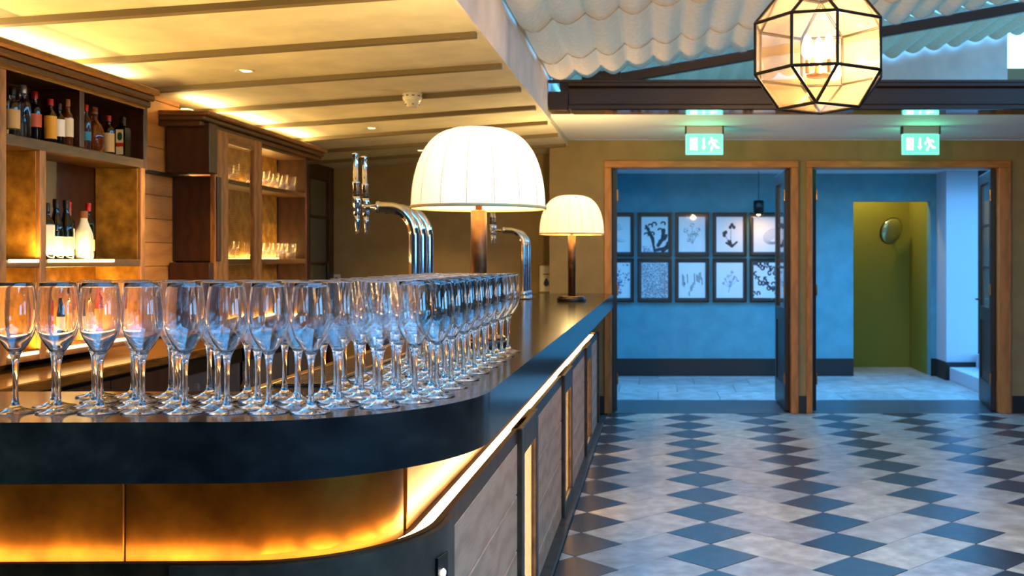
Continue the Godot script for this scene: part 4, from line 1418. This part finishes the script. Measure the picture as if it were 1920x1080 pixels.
	for i in 10:
		var z := -5.0 - 0.125 * i
		bottle(Vector3(-2.42, 0.4805, z if absf(z + 5.57) > 0.05 else z - 0.06), "bordeaux", 0.24, 0.029, [amber, dk, amber][i % 3], [yellow, paper2][i % 2], [M.brass, black][i % 2], "%s bottle standing in the under-counter fridge, number %s from the viewer" % [["amber", "green", "honey-coloured"][i % 3], ["one", "two", "three", "four", "five", "six", "seven", "eight", "nine", "ten"][i]], "bottles in the fridge")
	# cove lights lying on the cabinet tops
	for q in [[-2.75, -5.0], [-5.6, -7.5]]:
		var cl := thing("cove_light", "warm light strip on top of the %s cabinet" % ("bottle" if q[0] > -4.0 else "glassware"), "strip light")
		obj("profile", boxm(Vector3(-2.62, 2.186, q[1]), Vector3(-2.56, 2.196, q[0]), 0.001), M.white_plastic, cl)
		obj("diffuser", boxm(Vector3(-2.61, 2.196, q[1]), Vector3(-2.57, 2.202, q[0]), 0.001), M.led_soft, cl)
		area("cove_lamp", Vector3(-2.59, 2.207, (q[0] + q[1]) / 2), Vector3(38, -90, 0), Vector2(q[0] - q[1], 0.04), Color(1.0, 0.86, 0.55), 1.5 * (q[0] - q[1]) / 2.0)

func crown(parent: Node, dx: float, y: float, z0: float, z1: float) -> void:
	var steps := [[-2.425, 0.0, 0.030], [-2.405, 0.030, 0.058], [-2.38, 0.058, 0.086]]
	for q in steps:
		obj("crown_moulding", boxm(Vector3(-2.66 + dx, y + q[1], z1), Vector3(q[0] + dx, y + q[2], z0), 0.006), M.mid_wood_h if q[1] > 0.05 else M.dark_wood_h, parent)

# ---------------------------------------------------------------- lanterns
func lanterns() -> void:
	lantern(Vector3(0.72, 2.315, -4.6), "faceted glass and lead lantern hanging under the roof blinds")
	lantern(Vector3(0.72, 2.315, -1.2), "faceted glass lantern hanging overhead, nearer the viewer")

func lantern(at: Vector3, label: String) -> void:
	var t := thing("lantern", label, "lantern", at, -0.215)
	var W := 0.273
	var a := 0.096     # half width of the narrow faces
	var h := 0.113
	var ring := [Vector2(-a, W), Vector2(a, W), Vector2(W, a), Vector2(W, -a), Vector2(a, -W), Vector2(-a, -W), Vector2(-W, -a), Vector2(-W, a)]
	var lo := []
	var hi := []
	for p in ring:
		lo.append(Vector3(p.x, -h, p.y))
		hi.append(Vector3(p.x, h, p.y))
	var r2 := 0.178
	var dn := [Vector3(0, -h - 0.145, r2), Vector3(r2, -h - 0.145, 0), Vector3(0, -h - 0.145, -r2), Vector3(-r2, -h - 0.145, 0)]
	var up := []
	for p in dn:
		up.append(Vector3(p.x, -p.y, p.z))
	var edges := []
	var panes := []
	for i in 8:
		var j := (i + 1) % 8
		edges.append([lo[i], lo[j]]); edges.append([hi[i], hi[j]]); edges.append([lo[i], hi[i]])
		panes.append([lo[i], lo[j], hi[j], hi[i]])
	for k in 4:
		var k2 := (k + 1) % 4
		# narrow face k is ring edge 2k..2k+1, wide face 2k+1..2k+2
		var i0 := 2 * k
		var i1 := 2 * k + 1
		var i2 := (2 * k + 2) % 8
		for q in [[lo, dn], [hi, up]]:
			panes.append([q[0][i0], q[0][i1], q[1][k]])
			panes.append([q[0][i1], q[0][i2], q[1][k2], q[1][k]])
			edges.append([q[0][i0], q[1][k]]); edges.append([q[0][i1], q[1][k]]); edges.append([q[1][k], q[1][k2]])
	panes.append(dn)
	for q in panes:
		var s := new_st()
		var c := Vector3.ZERO
		for v in q:
			c += v / q.size()
		face(s, q, c)
		obj("pane", s, M.lantern_pane, t)
	for e in edges:
		var s := new_st()
		tube(s, e, 0.0078, 6)
		obj("came", s, M.lead, t)
	# suspension
	var apex := Vector3(0, 0.52, 0)
	for k in 4:
		var s := new_st()
		tube(s, [up[k], apex], 0.003, 6)
		obj("chain", s, M.lead, t)
	var rod := new_st()
	tube(rod, [apex, Vector3(0, 0.66, 0)], 0.006, 8)
	obj("hanging_rod", rod, M.lead, t)
	# three candle bulbs on a small tray
	var tray := new_st()
	lathe(tray, [V(0, -0.12), V(0.05, -0.12), V(0.055, -0.11), V(0.02, -0.105), V(0.012, -0.06), V(0, -0.06)], 20)
	obj("tray", tray, M.brass, t)
	for k in 3:
		var an := TAU * k / 3.0 + 0.5
		var p := Vector3(cos(an) * 0.055, -0.075, sin(an) * 0.055)
		var c := new_st()
		tube(c, [p + Vector3(0, -0.03, 0), p + Vector3(0, 0.03, 0)], 0.010, 10)
		obj("candle_tube", c, M.brass, t)
		var bu := new_st()
		lathe(bu, [V(0, 0.03), V(0.012, 0.032), V(0.027, 0.060), V(0.025, 0.095), V(0.012, 0.135), V(0, 0.15)], 14, p)
		obj("bulb", bu, M.bulb, t)
	omni("lantern_light", at + Vector3(cos(0.5) * 0.055, -0.005, -sin(0.5) * 0.055).rotated(Vector3.UP, -0.215), Color(1.0, 0.81, 0.52), 2.3, 0.04)

# ---------------------------------------------------------------- fittings
func ceiling_fittings() -> void:
	var k := 0
	for z in [-2.85, -5.05, -7.26, -8.76]:
		var x := -2.04
		var y := 2.449 + 0.07 * x
		var t := thing("downlight", "small round recessed downlight in the bar ceiling, %s" % ["nearest the viewer", "above the bottle cabinet", "above the glassware cabinet", "farthest from the viewer"][k], "downlight", Vector3(x, y, z), 0.0, "recessed downlights")
		var s := new_st()
		lathe(s, [V(0.034, -0.001), V(0.045, -0.004), V(0.047, 0.004), V(0.034, 0.004)], 24)
		obj("bezel", s, M.white_plastic, t)
		var d := new_st()
		lathe(d, [V(0, -0.001), V(0.034, -0.001), V(0.034, 0.004), V(0, 0.004)], 24)
		obj("lens", d, M.downlight, t)
		spot("downlight_beam", Vector3(x, y - 0.012, z), Vector3(-90, 0, 0), 55.0, Color(1.0, 0.83, 0.50), 3.0)
		k += 1
	var sx := -1.44
	var t := thing("smoke_detector", "white round smoke detector on the bar ceiling", "smoke detector", Vector3(sx, 2.449 + 0.07 * sx, -6.0))
	var s := new_st()
	lathe(s, [V(0, -0.082), V(0.028, -0.080), V(0.040, -0.066), V(0.044, -0.048), V(0.052, -0.044), V(0.056, -0.030), V(0.056, 0.006), V(0, 0.006)], 28)
	obj("body", s, M.white_plastic, t)
	for i in 10:
		var a := TAU * i / 10.0
		var v := new_st()
		cbox(v, Vector3(cos(a) * 0.0555, -0.018, sin(a) * 0.0555), Vector3(0.003, 0.006, 0.016), 0.0005, Basis(Vector3.UP, -a))
		obj("vent_slot", v, M.black, t)
		if i % 2 == 0:
			var v2 := new_st()
			cbox(v2, Vector3(cos(a) * 0.0395, -0.067, sin(a) * 0.0395), Vector3(0.006, 0.005, 0.012), 0.0005, Basis(Vector3.UP, -a))
			obj("vent_slot", v2, M.black, t)
	exit_sign(0.37, "green lit exit sign hanging above the first doorway")
	exit_sign(2.10, "green lit exit sign hanging above the second doorway")

func sign_image() -> Image:
	var W := 180
	var H := 92
	var im := Image.create(W, H, false, Image.FORMAT_RGB8)
	im.fill(Color(0.36, 0.76, 0.63))
	var wh := Color(1, 1, 1)
	im.fill_rect(Rect2i(16, 14, 38, 62), wh)              # doorway
	stroke(im, [Vector2(86, 18), Vector2(86, 62)], 5.0, wh)     # arrow pointing down
	for i in 12:
		stroke(im, [Vector2(86 - (11 - i), 58 + i * 1.4), Vector2(86 + (11 - i), 58 + i * 1.4)], 1.0, wh)
	dab(im, Vector2(126, 18), 7.0, wh)                       # running figure
	stroke(im, [Vector2(130, 28), Vector2(140, 46)], 7.0, wh)
	stroke(im, [Vector2(128, 30), Vector2(116, 36), Vector2(114, 46)], 3.6, wh)
	stroke(im, [Vector2(134, 28), Vector2(150, 26), Vector2(156, 34)], 3.6, wh)
	stroke(im, [Vector2(140, 48), Vector2(128, 60), Vector2(124, 76)], 4.6, wh)
	stroke(im, [Vector2(142, 48), Vector2(152, 62), Vector2(164, 64)], 4.6, wh)
	return im

func exit_sign(x: float, label: String) -> void:
	var t := thing("exit_sign", label, "exit sign", Vector3(x, 2.44, -8.2), 0.0, "exit signs")
	obj("housing", boxm(Vector3(-0.145, -0.062, -0.03), Vector3(0.145, 0.0, 0.03), 0.004), mat(Color(0.6, 0.6, 0.62), 0.4, 0.4), t)
	for sx in [-1.0, 1.0]:
		obj("end_cap", boxm(Vector3(sx * 0.150 - 0.005, -0.064, -0.031), Vector3(sx * 0.150 + 0.005, 0.0, 0.031), 0.002), M.black, t)
	var em := mat(Color(0.2, 0.5, 0.4), 0.3)
	em.emission_enabled = true
	em.emission = Color.BLACK
	em.emission_texture = ImageTexture.create_from_image(sign_image())
	em.emission_energy_multiplier = 1.5
	var edge := glow(Color(0.45, 0.95, 0.85), 0.9, Color(0.5, 0.8, 0.75))
	obj("acrylic_panel", boxm(Vector3(-0.150, -0.228, -0.006), Vector3(0.150, -0.062, 0.006), 0.003), edge, t)
	for sz in [1.0, -1.0]:
		var q := QuadMesh.new()
		q.size = Vector2(0.278, 0.146)
		var o := inst("pictogram", q, em, t)
		o.position = Vector3(0, -0.143, sz * 0.0068)
		if sz < 0:
			o.rotation.y = PI
	area("exit_sign_light", Vector3(x, 2.297, -8.185), Vector3(0, 180, 0), Vector2(0.28, 0.146), Color(0.25, 0.95, 0.65), 0.11)
	area("exit_sign_light", Vector3(x, 2.297, -8.215), Vector3(0, 0, 0), Vector2(0.28, 0.146), Color(0.25, 0.95, 0.65), 0.11)

func wall_fittings() -> void:
	# soap dispenser at the recess
	var t := thing("soap_dispenser", "white wall dispenser with a blue drop beside the far lamp", "dispenser", Vector3(-1.065, 1.06, -9.75))
	obj("case", boxm(Vector3(-0.055, 0.0, 0.0), Vector3(0.055, 0.255, 0.10), 0.012), M.white_plastic, t)
	var s := new_st()
	var dp := PackedVector2Array()
	for i in 20:
		var a := TAU * i / 20.0
		var rr := 0.026
		dp.append(Vector2(cos(a) * rr * (1.0 if sin(a) < 0.2 else 1.0 - 0.6 * (sin(a) - 0.2)), sin(a) * rr * (1.0 if sin(a) < 0 else 2.0)))
	prism(s, dp, Vector3.RIGHT, Vector3.BACK, 0.0, 0.003, Vector3.UP, Vector3(0.012, 0.085, 0.1))
	obj("drop_emblem", s, mat(Color(0.06, 0.16, 0.40), 0.3), t)
	obj("name_strip", boxm(Vector3(-0.02, 0.17, 0.1), Vector3(0.045, 0.178, 0.102), 0.0005), M.black, t)
	# socket and black bracket on the recess wall
	var so := thing("wall_socket", "small pale socket plate low on the recess wall", "socket", Vector3(-3.06, 1.19, -9.75))
	obj("plate", boxm(Vector3(-0.035, -0.04, 0), Vector3(0.035, 0.04, 0.008), 0.002), M.white_plastic, so)
	obj("rocker", boxm(Vector3(-0.012, -0.016, 0.008), Vector3(0.012, 0.016, 0.012), 0.002), mat(Color(0.5, 0.42, 0.3), 0.5), so)
	var hk := new_st()
	tube(hk, [Vector3(-3.12, 1.33, -9.45), Vector3(-3.05, 1.33, -9.45), Vector3(-3.05, 1.16, -9.45)], 0.012, 6)
	tag(obj("wall_bracket", hk, M.black), "bent black metal bracket on the wall beside the dark glazed door", "bracket")
	# glazed panel door on the left wall
	var d := struct_group("door_3", "dark framed glazed door past the glassware cabinet")
	var x0 := -3.12
	var x1 := -3.07
	for z in [[-9.05, -9.00], [-9.70, -9.58]]:
		obj("stile", boxm(Vector3(x0, 0.0, z[0]), Vector3(x1, 2.24, z[1]), 0.004), M.dark_wood, d)
	for y in [[0.0, 0.2], [2.10, 2.24]]:
		obj("rail", boxm(Vector3(x0, y[0], -9.58), Vector3(x1, y[1], -9.05), 0.004), M.dark_wood, d)
	for y in [0.78, 1.34, 1.76]:
		obj("glazing_bar", boxm(Vector3(x0, y - 0.012, -9.58), Vector3(x1 - 0.015, y + 0.012, -9.05), 0.003), M.dark_wood, d)
	obj("pane", boxm(Vector3(x0 + 0.005, 0.2, -9.58), Vector3(x0 + 0.012, 2.10, -9.05), 0.001), mat(Color(0.34, 0.33, 0.29), 0.1), d)
